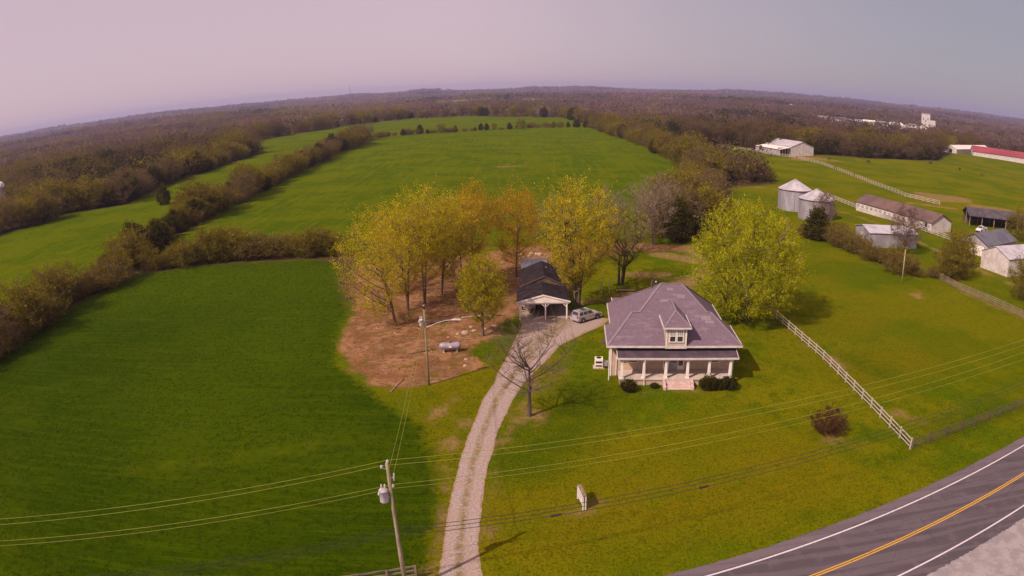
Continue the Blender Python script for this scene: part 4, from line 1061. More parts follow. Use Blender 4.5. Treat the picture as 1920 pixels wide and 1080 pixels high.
fence('white three board fence running from the big green tree down to the road', [(39.5, 99.5), (40.0, 80), (39.4, 55.0)], 3, 1.25, 2.45, MAT['fence_white'], rail=(.035, .13), post=.12)
fence('dark weathered board fence along the road at lower right', [(39.6, 54.9), (47.7, 57.3), (60.7, 60.9), (74, 65.5), (92, 73)], 4, 1.25, 2.6, MAT['fence_dark'], lowest=.25, rail=(.03, .09))
fence('weathered board fence beside the neighbour lane at the right edge', [(84.0, 121.5), (83.8, 109.4), (85.4, 102.3), (87.0, 88), (90, 75)], 4, 1.35, 2.6, MAT['fence_wood'], lowest=.3, rail=(.035, .12))
fence('grey weathered board fence end at the bottom behind the utility pole', [(-7.2, 40.5), (-13.2, 38.6), (-24, 34.9), (-33, 31.4)], 3, 1.2, 2.4, MAT['fence_wood'], rail=(.04, .16))
fence('white board fence wandering across the pasture below the riding barn', [(112, 421), (126, 414), (140, 398), (146, 378), (153, 345), (155, 333), (151, 305), (149.4, 290), (148, 276), (145, 256), (143.5, 240), (141.8, 227), (147.4, 211)], 3, 1.5, 3.0, MAT['fence_white'], rail=(.05, .15), post=.16, missing=(19, 20, 26, 41, 42, 50), seed=3, wobble=.05)
fence('white board fence between the grain bins and the long barn', [(106.5, 224), (106.6, 203), (106.2, 190), (109.4, 172), (112.2, 154)], 3, 1.3, 2.6, MAT['fence_white'], rail=(.05, .17), post=.16, lowest=.3)

# ------------------------------------------------------------------ yard sign: two faces on posts
Sg = empty('yard_sign', (5.45, 50.4, 0), rad(99), 'white two faced yard sign on posts beside the driveway lawn', 'sign')
for s_, nm in ((.14, 'left'), (-.14, 'right')):
    f = MB().box(-.95, .95, s_ - .02, s_ + .02, .42, 1.35).build('panel', MAT['sign'], Sg, bevel=.006)
    if s_ > 0:
        for z, a0, a1 in ((1.05, -.55, .5), (.75, -.4, .62)):
            MB().box(a0, a1, s_ + .021, s_ + .024, z, z + .11).build('faded_print', MAT['print'], f)
    for x in (-.9, .9): MB().box(x - .05, x + .05, s_ - .05 - .03 * (1 if s_ > 0 else -1), s_ + .05 - .03 * (1 if s_ > 0 else -1), -.1, 1.4).build('post', MAT['white'], Sg)
MB().box(-.98, .98, -.17, .17, 1.37, 1.40).build('cap_board', MAT['fence_wood'], Sg)

# ------------------------------------------------------------------ horses: one continuous skinned body each
def horse_mesh(name, mat):
    V = [(0, 0, 1.25), (.45, 0, 1.22), (.78, 0, 1.25), (-.45, 0, 1.24), (-.75, 0, 1.25), (1.1, 0, 1.05), (1.38, 0, .62), (1.52, 0, .30), (1.66, 0, .12), (-.98, 0, 1.1), (-1.05, 0, .7)]
    Rr = [.30, .30, .25, .29, .27, .16, .12, .12, .07, .06, .05]
    E_ = [(0, 1), (1, 2), (0, 3), (3, 4), (2, 5), (5, 6), (6, 7), (7, 8), (4, 9), (9, 10)]
    for sx, x in ((2, .68), (4, -.68)):
        for y in (-.2, .2):
            b = len(V); k = .06 if sx == 2 else -.1
            V += [(x, y, .92), (x + (.03 if sx == 2 else .08), y, .55), (x + k, y, .28), (x + k * .6, y, .02)]; Rr += [.13, .085, .055, .06]
            E_ += [(sx, b), (b, b + 1), (b + 1, b + 2), (b + 2, b + 3)]
    me = bpy.data.meshes.new(name); me.from_pydata(V, E_, []); me.materials.append(mat)
    o = bpy.data.objects.new(name, me); COL.objects.link(o)
    sk = o.modifiers.new('skin', 'SKIN'); sb = o.modifiers.new('smooth', 'SUBSURF'); sb.levels = 1; sb.render_levels = 1
    for i, r_ in enumerate(Rr): me.skin_vertices[0].data[i].radius = (r_, r_)
    me.skin_vertices[0].data[0].use_root = True
    return o
hm = {k: horse_mesh('horse', MAT[k]) for k in ('horse', 'horse_brown')}
first = {}
for x, y, h_, k, lb in ((171, 356, 200, 'horse_brown', 'brown horse grazing near the bare ground by the riding barn'), (195, 354.8, 15, 'horse', 'dark horse grazing second from the riding barn'), (246, 365.5, 195, 'horse', 'dark horse grazing close to the tree line, right of the other grazers'),
                        (249.5, 338.8, 40, 'horse', 'dark horse grazing lower in the pasture below the red roofed barn'), (248, 313.6, 120, 'horse_brown', 'small dark horse nearest to the open black roofed shed')):
    o = hm[k] if k not in first else hm[k].copy()
    if k in first: COL.objects.link(o)
    first[k] = 1
    o.location = (x, y, float(ter(x, y))); o.rotation_euler = (0, 0, rad(h_)); o.scale = (1.15,) * 3; tag(o, lb, 'horse', 'grazing horses')

# ------------------------------------------------------------------ small things on the ground
def log(name, label, p, q, r, mat, cat='log', group=None):
    o = MB().tube([(0, 0, r), ((q[0] - p[0]) * .5, (q[1] - p[1]) * .5 + .1, r * 1.1), (q[0] - p[0], q[1] - p[1], r)], [r, r * .9, r * .6], 7).build(name, mat, None, True); o.location = (p[0], p[1], 0); return tag(o, label, cat, group)
log('log', 'long bleached log lying behind the lamp pole', (-7.5, 100.5), (-1.6, 101.5), .16, MAT['wood_log'], group='felled logs')
log('log', 'shorter dark log lying just left of the lamp pole', (-13.2, 97.5), (-9.6, 99.2), .14, MAT['bark'], group='felled logs')
log('log', 'thin pole lying on dirt below the lamp pole base', (-13.0, 77.8), (-14.0, 74.0), .07, MAT['wood_log'], group='felled logs')
log('log', 'thin branch lying on the dirt left of the propane tank', (-13.5, 86.0), (-10.5, 87.5), .08, MAT['bark'], group='felled logs')
log('log', 'bleached log by the foot of the dark trunk tree behind the house', (17.2, 113.2), (20.4, 113.0), .2, MAT['wood_log'], group='felled logs')
def rock(label, x, y, r, seed, h=.5, group=None, name='rock', mat='stone_pale'):
    rng = np.random.default_rng(seed); m = MB(); n = 9
    prof = [(r, -.05), (r * .95, r * h * .5), (r * .6, r * h), (0, r * h * 1.1)]
    m.lathe(prof, n); m.v = [(a * (1 + rng.uniform(-.22, .22)), b * (1 + rng.uniform(-.22, .22)), c * (1 + rng.uniform(-.2, .2))) for a, b, c in m.v]
    o = m.build(name, MAT[mat]); o.location = (x, y, 0); return tag(o, label, 'rock', group)
rng = random.Random(11)
for k, (x, y, r_) in enumerate([(-6.6, 94.2, .55), (-5.4, 94.9, .35), (-7.6, 93.6, .3), (-4.0, 95.5, .4), (-3.0, 94.6, .25), (-2.6, 96.8, .35), (-5.9, 96.6, .25), (-8.8, 92.4, .2)]):
    rock('pale rock in the scatter between lamp pole and yellow green tree', x, y, r_, k, group='scattered yard rocks')
for k, (x, y, r_) in enumerate([(-5.9, 84.0, .28), (-5.9, 81.9, .26)]):
    rock(['pale stone by the rusty stake near the propane tank', 'pale stone below the propane tank towards the driveway'][k], x, y, r_, 40 + k)
for k in range(10):
    a = rng.uniform(0, 6.28); d = rng.uniform(.3, 1.9)
    rock('broken log piece in the pale pile behind the carport', 3.4 + d * math.cos(a) * 1.3, 140 + d * math.sin(a) * 1.4, rng.uniform(.3, .6), 60 + k, .7, 'woodpile behind the carport', 'wood_chunk', 'wood_log')

# ------------------------------------------------------------------ trees
def tubes(P0, P1, P2, r0, r1, m, k):
    """N quadratic curves -> tapered tubes (verts, quad faces)"""
    N = len(P0); t = np.linspace(0, 1, m)[None, :, None]
    P = (1 - t) ** 2 * P0[:, None] + 2 * t * (1 - t) * P1[:, None] + t * t * P2[:, None]
    T = np.gradient(P, axis=1); T /= np.linalg.norm(T, axis=2, keepdims=True) + 1e-9
    ref = np.where(np.abs(T[..., 2:3]) > .9, np.array([1., 0, 0]), np.array([0, 0, 1.]))
    X = np.cross(T, ref); X /= np.linalg.norm(X, axis=2, keepdims=True) + 1e-9
    Y = np.cross(X, T)
    R = r0[:, None] * (1 - t[..., 0]) + r1[:, None] * t[..., 0]
    a = 2 * np.pi * np.arange(k) / k
    V = P[:, :, None] + R[:, :, None, None] * (X[:, :, None] * np.cos(a)[:, None] + Y[:, :, None] * np.sin(a)[:, None])
    b = (np.arange(N)[:, None, None] * m + np.arange(m - 1)[None, :, None]) * k
    q = np.arange(k)[None, None]
    F = np.stack([b + q, b + (q + 1) % k, b + k + (q + 1) % k, b + k + q], -1).reshape(-1, 4)
    return V.reshape(-1, 3), F, P

def join(parts):
    vs_, fs_, o = [], [], 0
    for v, f in parts: vs_.append(v); fs_.append(f + o); o += len(v)
    return np.concatenate(vs_), np.concatenate(fs_)

def leaf_quads(C, size, rng, cols, D=None, aspect=.42):
    n = len(C)
    a = rng.normal(size=(n, 3)) * (1.0 if D is None else .55)
    if D is not None: a = a + D
    a /= np.linalg.norm(a, axis=1, keepdims=True) + 1e-9
    b = np.cross(a, rng.normal(size=(n, 3))); b /= np.linalg.norm(b, axis=1, keepdims=True) + 1e-9
    s = (size * rng.uniform(.6, 1.5, n))[:, None]
    V = np.stack([C - a * s, C - b * s * aspect, C + a * s, C + b * s * aspect], 1).reshape(-1, 3)
    F = np.arange(n * 4).reshape(-1, 4)
    return V, F, np.repeat(cols, 4, axis=0)

def pick(rng, n, palette):
    """random colours between palette entries, each entry (weight, rgb)"""
    w_ = np.array([p[0] for p in palette], float); w_ /= w_.sum()
    i = rng.choice(len(palette), n, p=w_); j = rng.choice(len(palette), n, p=w_)
    c = np.array([p[1] for p in palette]); t = rng.uniform(0, .5, (n, 1))
    return (c[i] * (1 - t) + c[j] * t) * rng.uniform(.75, 1.25, (n, 1))

def crown_pts(rng, n, cz, rx, up, dn, shell=.5, lobes=6, cone=0.0, lump=.22):
    d = rng.normal(size=(n, 3)); d /= np.linalg.norm(d, axis=1, keepdims=True)
    L = rng.normal(size=(lobes, 3)); L /= np.linalg.norm(L, axis=1, keepdims=True)
    g = 1 + lump * (np.max(d @ L.T, axis=1) * 1.6 - 1.0)
    r = rng.uniform(0, 1, n) ** (1 / (2 + 3 * shell)) * g
    z = d[:, 2] * r
    h = np.where(z > 0, z * up, z * dn)
    k = 1 - cone * np.clip((h + dn) / (up + dn), 0, 1) if cone >= 0 else (1 + cone * (1 - np.clip((h + dn) / (.75 * (up + dn)), 0, 1)))
    return np.stack([d[:, 0] * r * rx * k, d[:, 1] * r * rx * k, cz + h], 1)

def make_tree(name, seed, Ht, rx, cz, up, dn, trunk_top=.55, r0=.25, n1=10, n2=70, n3=500, leaves=6, lsize=.16, palette=((1, (.1, .1, .02)),), bark='bark', twig='twig',
              shell=.5, stems=1, spread=.0, cone=0.0, lump=.22, lean=(0, 0), along=.45, jit=.25, twig_r=.009, twig_in_crown=False, droop=.0, lowest=.12, fuzz=.09):
    rng = np.random.default_rng(seed)
    lean = np.array([lean[0], lean[1], 0.])
    ptsA, radA, parts = [], [], []
    # stems
    b0 = np.stack([rng.normal(0, .12 * (stems > 1), stems), rng.normal(0, .12 * (stems > 1), stems), np.full(stems, -.3)], 1)
    tz = Ht * trunk_top * rng.uniform(.9, 1.05, stems)
    ang = rng.uniform(0, 6.28, stems)
    b2 = np.stack([np.cos(ang) * spread, np.sin(ang) * spread, tz], 1) + lean * .7
    b1 = b0 * .4 + b2 * .6; b1[:, :2] = b0[:, :2] * .7 + b2[:, :2] * .3
    rr = np.full(stems, r0 / stems ** .5)
    v, f, P = tubes(b0, b1, b2, rr * 1.15, rr * .45, 7, 8); parts.append((v, f))
    stem_pts = np.concatenate([P[:, :-1] + (P[:, 1:] - P[:, :-1]) * q_ for q_ in (.25, .6, 1.0)], 1).reshape(-1, 3); okz = stem_pts[:, 2] > Ht * lowest
    stem_pts = stem_pts[okz]
    def grow(n, src, srcr, shellv, ra, rb, m, k, risek, fuzz=0.0, primary=False):
        tgt = crown_pts(rng, n, cz, rx, up, dn, shellv, 9, cone, lump)
        if fuzz:
            o_ = tgt - np.array([0, 0, cz - .3 * dn]); o_ /= np.linalg.norm(o_, axis=1, keepdims=True) + 1e-9
            o_[:, 2] = o_[:, 2] * .7 + .45 - droop
            tgt = tgt + o_ * rng.exponential(fuzz, (n, 1))
        tgt = tgt + lean
        d = np.linalg.norm((tgt[:, None] - src[None]) * np.array([1, 1, 1.15]), axis=2)
        # prefer attachment below the tip
        d = d + 1.2 * np.clip(src[None, :, 2] - tgt[:, None, 2] + .2 * rx, 0, None) + rng.uniform(0, .18 * rx, d.shape)
        if primary:
            hz = np.linalg.norm(tgt[:, None, :2] - src[None, :, :2], axis=2)
            d = np.abs(src[None, :, 2] - np.maximum(tgt[:, None, 2] - .75 * hz - .4, Ht * lowest)) + .15 * hz + rng.uniform(0, .12 * Ht, d.shape)
        i = np.argmin(d, axis=1); s = src[i]
        mid = s + (tgt - s) * np.array([.58, .58, risek])
        mid[:, 2] -= droop * 0
        ra_ = np.minimum(ra, srcr[i] * .8)
        v, f, P = tubes(s, mid, tgt, ra_, np.full(n, rb), m, k)
        return v, f, P
    v, f, P1 = grow(n1, stem_pts, np.full(len(stem_pts), r0), .9, np.full(n1, r0 * .42), r0 * .10, 6, 6, .36, primary=True); parts.append((v, f))
    s1 = np.concatenate([stem_pts, P1[:, 2:].reshape(-1, 3)])
    v, f, P2_ = grow(n2, s1, np.full(len(s1), r0 * .3), .7, np.full(n2, r0 * .15), max(twig_r, r0 * .04), 5, 4, .42); parts.append((v, f))
    s2 = np.concatenate([P1[:, 3:].reshape(-1, 3), P2_[:, 1:].reshape(-1, 3)])
    v3, f3, P3_ = grow(n3, s2, np.full(len(s2), twig_r * 1.6), shell, np.full(n3, twig_r * 1.5), twig_r * .5, 4, 3, .5 if not droop else .8, fuzz * rx)
    if not twig_in_crown: parts.append((v3, f3))
    tv, tf = join(parts)
    trunk = np_mesh(name + '_trunk', tv, tf, MAT[bark], True)
    if twig_in_crown and leaves == 0:
        crown = np_mesh(name + '_crown', v3, f3, MAT[twig], True)
    else:
        t = rng.uniform(1 - along * 2 if along < .5 else 0, 1, (n3, leaves)); t = np.clip(t, 0, 1)
        i0 = np.clip((t * 3).astype(int), 0, 2); w_ = t * 3 - i0
        ar = np.arange(n3)[:, None]
        C = P3_[ar, i0] * (1 - w_[..., None]) + P3_[ar, i0 + 1] * w_[..., None]
        C = C.reshape(-1, 3) + rng.normal(0, jit, (n3 * leaves, 3))
        if droop: C[:, 2] -= rng.exponential(droop, len(C))
        C[:, 2] = np.maximum(C[:, 2], .15)
        # colour varies from twig to twig
        cols = np.repeat(pick(rng, n3, palette), leaves, axis=0) * rng.uniform(.8, 1.2, (n3 * leaves, 1))
        Tw = P3_[:, -1] - P3_[:, -2]; Tw /= np.linalg.norm(Tw, axis=1, keepdims=True) + 1e-9; Tw[:, 2] += .5 - droop
        lv, lf, lc = leaf_quads(C, lsize, rng, cols, np.repeat(Tw, leaves, axis=0))
        if twig_in_crown:
            lv2 = np.concatenate([lv, v3]); lf2 = np.concatenate([lf, f3 + len(lv)]); lc2 = np.concatenate([lc, np.tile(np.array([[.13, .095, .06]]), (len(v3), 1))])
            lv, lf, lc = lv2, lf2, lc2
        crown = np_mesh(name + '_crown', lv, lf, MAT['leaf'], False, lc)
    return trunk, crown

def place(name, meshes, x, y, rz, label, cat='tree', group=None, scale=1.0, sz=None):
    T = empty(name, (x, y, float(ter(x, y)) - .05), rz, label, cat, group)
    T.scale = (scale, scale, sz or scale)
    link('trunk', meshes[0], T); link('crown', meshes[1], T)
    return T

YG = ((3, (.42, .44, .003)), (2, (.54, .50, .004)), (1, (.22, .26, .002)))
YEL = ((3, (.54, .45, .004)), (2, (.64, .52, .005)), (1, (.40, .37, .004)), (1, (.46, .30, .008)))
ORA = ((3, (.52, .29, .008)), (2, (.58, .37, .008)), (1, (.42, .34, .006)), (1, (.42, .20, .010)))
MAP = ((3, (.52, .44, .006)), (2, (.64, .50, .015)), (1, (.34, .36, .004)), (1, (.50, .33, .008)))
DGY = ((3, (.40, .34, .005)), (2, (.27, .26, .004)), (1, (.50, .40, .006)))
OLV = ((3, (.20, .155, .010)), (2, (.25, .20, .008)), (2, (.14, .10, .018)), (1, (.31, .26, .006)))
BRN = ((3, (.165, .108, .05)), (2, (.20, .13, .065)), (1, (.15, .12, .02)))
CED = ((3, (.075, .070, .010)), (2, (.11, .092, .014)), (1, (.05, .046, .010)))

place('spring_tree', make_tree('green_tree', 1, 18.5, 8.2, 9.3, 8.6, 7.9, .5, .42, 18, 200, 3800, 22, .10, YG, shell=.35, lump=.2, jit=.11, along=.49, stems=2, spread=.6, droop=.15, lowest=.06, fuzz=.06), 34.3, 96.5, .3, 'big rounded yellow green tree just right of the farmhouse')
place('spring_tree', make_tree('maple', 2, 18.6, 5.6, 11.4, 7.2, 8.0, .6, .36, 18, 150, 2300, 15, .10, MAP, shell=.25, stems=6, spread=1.9, jit=.16, lump=.34, lowest=.1, cone=-.45, fuzz=.1), 10.0, 105.0, 0, 'tall many stemmed yellow tree right of the carport')
place('spring_tree', make_tree('small_maple', 3, 11.4, 3.2, 6.9, 4.2, 4.1, .7, .2, 12, 70, 1200, 15, .10, DGY, shell=.3, jit=.16, lump=.26, fuzz=.1), -4.1, 92.8, 0, 'small dense yellow green tree beside the driveway, left of the carport')
cl = [(-16.8, 97.4, 4, 13.6, 5.6, 9.2, 4.6, 4.8, YEL, .2, 800, (-2.6, -.5), 'yellow tree nearest the lamp pole, leaning left over the crop field'), (-15.9, 105.0, 5, 16.0, 5.4, 11.0, 5.2, 5.2, YEL, .23, 1300, (-.5, 0), 'yellow tree with a flared trunk second behind the lamp pole'),
      (-14.0, 108.5, 6, 17.6, 5.6, 12.2, 5.4, 5.8, YEL, .2, 1600, (.6, 0), 'tallest of the clustered yellow trees left of the carport'), (-11.6, 113.5, 7, 16.8, 5.4, 11.4, 5.4, 5.8, YEL, .2, 1200, (1, 0), 'yellow tree at the right end of the clustered yellow trees'),
      (-20.5, 113, 8, 14.5, 5.6, 9.6, 4.8, 5, YEL, .18, 800, (-.8, 0), 'sparse yellow tree at the left end of the cluster by the crop')]
for x, y, sd_, Ht, rx_, cz_, up_, dn_, pal, r_, n3_, ln, lb in cl:
    place('spring_tree', make_tree('yellow_tree', sd_, Ht, rx_, cz_ - .4, up_ + .4, dn_ + 1.6, .6, r_, 16, 120, n3_, 14, .092, pal, lean=ln, shell=.15, lump=.4, jit=.17, cone=-.5, fuzz=.1, lowest=.16, stems=2, spread=.9), x, y, 0, lb, group='yellow trees left of the carport')
place('spring_tree', make_tree('orange_tree', 9, 17.0, 3.9, 11.0, 5.6, 6.8, .7, .2, 12, 90, 1200, 14, .095, ORA, shell=.2, lump=.34, fuzz=.12, cone=-.2), -6.8, 121.5, 0, 'left one of the two orange budding trees behind the carport')
place('spring_tree', make_tree('orange_tree_b', 10, 16.2, 4.8, 10.0, 5.6, 6.8, .7, .2, 13, 90, 1300, 14, .095, ORA, shell=.2, lump=.34, stems=2, spread=.8, fuzz=.12, cone=-.2), .8, 124.0, 1, 'right one of the two orange budding trees behind the carport')
place('spring_tree', make_tree('sparse_olive', 12, 12.5, 4.4, 7.4, 4.6, 5.2, .6, .17, 10, 80, 700, 6, .11, OLV + YEL, shell=.2, cone=-.3, fuzz=.12), -8.2, 113.0, 0, 'sparse olive tree between the yellow cluster and the left orange tree')
place('spring_tree', make_tree('dark_trunk', 13, 13.4, 5.0, 8.2, 4.6, 5.0, .45, .38, 13, 100, 900, 6, .11, DGY + OLV, bark='bark_dark', shell=.25, stems=3, spread=1.2, lowest=.2, cone=-.35, fuzz=.12), 18.6, 117.1, 0, 'sparse tree with a dark forked trunk behind the farmhouse')
bg = [make_tree('bare_grey', 20 + k, 14, 4.6, 8.0, 6, 5.5, .5, .26, 10, 80, 650, 0, .1, BRN, twig='twig_pale', twig_in_crown=True, twig_r=.028, stems=2, spread=1.0, shell=.3) for k in range(2)]
for k, (x, y, sc) in enumerate(((24.5, 141, 1.0), (30.5, 148, 1.05), (20, 149, .9), (33.5, 157, 1.05), (8, 133, .95), (38, 163, .9))):
    place('bare_tree', bg[k % 2], x, y, k * 1.7, ['pale leafless tree nearest behind the dark trunk tree', 'pale leafless tree beside the dark evergreens behind the farmhouse', 'pale leafless tree by the field edge right of the tall yellow tree', 'leafless tree behind the dark evergreens at the field corner', 'leafless tree rising behind the orange trees and tall yellow tree', 'leafless tree at the corner hedge behind the evergreens'][k], group='pale leafless trees behind the house', scale=sc)
place('bare_tree', make_tree('front_bare', 33, 10.6, 4.3, 6.6, 3.9, 3.9, .5, .2, 12, 90, 800, 0, .1, BRN, bark='bark_brown', twig='twig', twig_in_crown=True, twig_r=.012, shell=.2, lowest=.25, lump=.45, fuzz=.14, cone=-.25), 1.6, 67.6, .6, 'leafless dark tree between the driveway and the farmhouse')
ced = [make_tree('cedar', 40 + k, 10, 3.3, 4.4, 5.2, 4.1, .8, .16, 8, 60, 620, 10, .22, CED, bark='bark_dark', cone=.42, shell=.4, jit=.25, lump=.36, lowest=.04, fuzz=.1) for k in range(3)]
for k, (x, y, sc, lb) in enumerate(((36.5, 150.5, .95, 'dark evergreen at the corner of the yard behind the big green tree'), (42.5, 158, .9, 'dark evergreen behind its neighbour at the field corner hedge'), (47, 168, .85, 'dark evergreen farther along the hedge from the yard corner'))):
    place('evergreen_tree', ced[k % 3], x, y, k, lb, group='dark evergreens at the yard corner', scale=sc)
# shrubs
def shrub(name, seed, Ht, rx, pal, n3=260, leaves=12, lsize=.09, bark='bark_dark'):
    return make_tree(name, seed, Ht, rx, Ht * .52, Ht * .5, Ht * .46, .5, .07, 8, 30, n3, leaves, lsize, pal, bark=bark, shell=.7, jit=.1, lump=.15, stems=3, spread=rx * .3, twig_r=.008, lowest=.03)
BOX = ((3, (.060, .055, .010)), (2, (.085, .075, .012)), (1, (.04, .04, .008)))
sh = [shrub('boxwood', 50, 1.5, 1.0, BOX), shrub('boxwood_b', 51, 1.4, 1.15, BOX)]
for k, (x, y, sc, lb) in enumerate(((12.9, 73.3, .85, 'round clipped shrub at the left end of the porch'), (16.0, 73.9, .42, 'small low shrub between porch end and steps'), (22.1, 72.9, 1.0, 'largest rounded shrub right of the porch steps'), (23.3, 73.0, .78, 'middle shrub of the three right of the porch steps'), (24.6, 72.7, .95, 'rounded shrub at the right end of the porch'))):
    place('shrub', sh[k % 2], x, y, k * 2.1, lb, 'shrub', 'shrubs along the porch', sc)
RED = ((3, (.105, .038, .02)), (2, (.15, .055, .025)), (1, (.13, .09, .02)))
place('shrub', shrub('red_bush', 55, 2.6, 2.0, RED, 420, 9, .085), 32.0, 60.2, 0, 'dark red leaved bush alone on the right lawn', 'shrub')
mauve = make_tree('mauve', 57, 11.5, 3.9, 6.6, 4.8, 4.6, .6, .2, 9, 90, 800, 7, .11, ((2, (.24, .145, .115)), (1, (.25, .15, .13))), bark='bark', shell=.3, stems=3, spread=1, twig_r=.022)
place('bare_tree', mauve, 88.5, 139.6, 0, 'pinkish leafless tree in front of the low pale metal building')
place('bare_tree', mauve, 80.0, 168, 2.2, 'pale leafless tree in front of the nearer grain bin', scale=.85)
place('bare_tree', mauve, 109.5, 111.5, 1.2, 'leafless tree in front of the white walled barn at the right edge', scale=.9)

# prototypes shared by hedgerows and wood edges
bare_p = [make_tree('hedge_bare', 60 + k, 10, 3.5, 5.4, 4.2, 5.0, .6, .14, 10, 60, 520, 6, .15, BRN, shell=.15, stems=3, spread=1.0, twig_r=.018, lump=.42, cone=-.2, fuzz=.14) for k in range(4)]
oliv_p = [make_tree('hedge_olive', 66 + k, 9.5, 3.5, 5.0, 4.1, 4.8, .6, .14, 10, 60, 560, 9, .16, OLV, shell=.15, stems=3, spread=1.0, twig_r=.016, lump=.42, cone=-.1, fuzz=.14, lowest=.05) for k in range(4)]
yell_p = [make_tree('hedge_yellow', 72 + k, 10.5, 3.9, 5.6, 4.4, 5.2, .6, .16, 10, 60, 560, 9, .17, ((3, (.30, .25, .010)), (2, (.24, .20, .010)), (1, (.19, .13, .03))), shell=.15, twig_r=.018, lump=.42, cone=-.15, fuzz=.14) for k in range(2)]
brush_p = [make_tree('brush', 76 + k, 5, 3.0, 2.3, 2.3, 2.2, .5, .07, 12, 60, 520, 8, .13, OLV + BRN, shell=.1, stems=5, spread=1.5, twig_r=.012, lowest=.02, lump=.45, fuzz=.14) for k in range(3)]
KIND = {'b': (bare_p, 'bare_tree', 'leafless brown tree'), 'o': (oliv_p, 'budding_tree', 'olive budding tree'), 'y': (yell_p, 'spring_tree', 'yellow green tree'), 'c': (ced, 'evergreen_tree', 'dark evergreen tree'), 's': (brush_p, 'brush', 'low olive brush')}
def row(path, spacing, mixs, hs, where, group, seed, jitter=1.5, rows=1, rowgap=5, cedsc=.8):
    rng = random.Random(seed)
    for rw in range(rows):
        for si, (a, b) in enumerate(zip(path, path[1:])):
            wh = where if isinstance(where, str) else where[min(si, len(where) - 1)]
            d = math.hypot(b[0] - a[0], b[1] - a[1]); n_ = max(1, round(d / spacing)); nx_, ny_ = -(b[1] - a[1]) / d, (b[0] - a[0]) / d
            for i in range(n_):
                t = (i + rng.uniform(0, .9)) / n_; o = rng.gauss(0, jitter) + rw * rowgap
                k = rng.choice(mixs); protos, nm, desc = KIND[k]
                x, y = a[0] + (b[0] - a[0]) * t + nx_ * o, a[1] + (b[1] - a[1]) * t + ny_ * o
                base_h = {'b': 10, 'o': 9.5, 'y': 10.5, 'c': 10, 's': 5}[k]
                h = rng.uniform(*hs) * rng.choice((.6, .8, .95, 1.0, 1.1, 1.2)) * (cedsc if k == 'c' else 1) * (.6 if k == 's' else 1)
                place(nm, rng.choice(protos), x, y, rng.uniform(0, 6.28), desc + ' ' + wh, 'brush' if k == 's' else 'tree', group, h / base_h * rng.uniform(1.15, 1.5), h / base_h)
row([(-81, 70), (-82, 92), (-83, 108), (-84, 132)], 2.0, 'ssosoobc', (5, 9), ['at the left photo edge end of the long left hedgerow', 'in the near stretch of the long left hedgerow', 'just before the dark stretch of the left hedgerow'], 'near left hedgerow', 1)
row([(-84, 134), (-90, 165), (-93, 195)], 2.4, 'occocscc', (6.5, 9.5), ['in the dark stretch where the cross hedge meets the left hedgerow', 'in the dark stretch of left hedgerow above the cross hedge'], 'dark stretch of left hedgerow', 2)
row([(-93, 195), (-94.5, 247), (-98, 323)], 2.6, 'obcoysoo', (6.5, 10.5), ['in the left hedgerow level with the lone field evergreen', 'in the left hedgerow halfway along the main field'], 'middle of left hedgerow', 3, rows=1)
row([(-98, 323), (-100, 393), (-104, 524)], 4.5, 'obbocc', (8, 12), ['in the bushy far part of the left hedgerow', 'in the dark far end of the left hedgerow'], 'far end of left hedgerow', 4, rows=1)
row([(-79, 135.5), (-64, 142.5), (-52, 144.5), (-36, 145)], 1.9, 'ossooyso', (4.5, 8), ['at the left end of the cross hedge above the crop field', 'in the middle of the cross hedge above the crop field', 'at the right end of the cross hedge near the yellow trees'], 'cross hedge above the crop', 5, jitter=1.0)
row([(-104, 527), (-66, 577), (-2, 608), (72, 613)], 5.0, 'cssosc', (4.5, 8), ['at the left end of the thin hedge across the far field', 'in the middle of the thin hedge across the far field', 'at the right end of the thin hedge across the far field'], 'thin far hedge', 6, jitter=1.5)
row([(-178, 190), (-166, 216), (-170, 233), (-151, 245), (-159, 305), (-163, 382), (-166, 447), (-230, 580)], 5.2, 'bocoycbc', (8, 12.5), ['at the left wood edge by the round silo', 'at the left wood edge where it juts into the field', 'in the notch of the left wood edge', 'at the left wood edge behind the lone evergreen', 'at the left wood edge beyond the lone evergreen', 'at the left wood edge below the upper field', 'at the left wood corner of the upper field'], 'edge of the left woods', 7, rows=2, rowgap=6)
row([(-230, 580), (-210, 692), (-166, 824), (-138, 942), (-37, 930), (62, 853), (82, 660)], 9, 'bbbocy', (11, 15), ['left of the upper field, nearest end', 'left of the upper field', 'at the upper left corner of the upper field', 'at the top left of the upper field', 'across the top of the upper field', 'at the top right of the upper field', 'right of the upper field'], 'wood edge beyond the upper field', 8, rows=1, rowgap=7)
row([(76, 612), (84, 455), (84, 335), (78, 262)], 5.2, 'ooybco', (8, 12), ['at the far end of the hedgerow right of the main field', 'in the middle of the hedgerow right of the main field', 'at the near end of the hedgerow right of the main field'], 'right hedgerow', 9, rows=2, rowgap=-6)
row([(76, 262), (66, 232), (52, 185), (40, 158)], 3.8, 'oobbcy', (8, 11), ['in the dense hedge by the pasture track', 'in the dense hedge between pasture and main field', 'in the dense hedge behind the yard corner'], 'dense hedge behind the yard', 10, rows=2, rowgap=-5)
row([(76, 258), (90, 263), (100, 256)], 4.0, 'ocob', (6, 8), ['by the track left above the grain bins', 'right above the grain bins'], 'trees above the grain bins', 11)
row([(113, 433), (140, 446), (150, 400), (180, 391), (217, 391), (280, 412), (300, 440)], 5.2, 'cccbcb', (8, 11), ['left of the riding barn behind the pasture', 'behind the riding barn lean-to', 'close behind the riding barn', 'right of the riding barn along the pasture', 'along the middle of the far pasture edge', 'at the right end of the far pasture edge'], 'far edge of horse pasture', 12, rows=1)
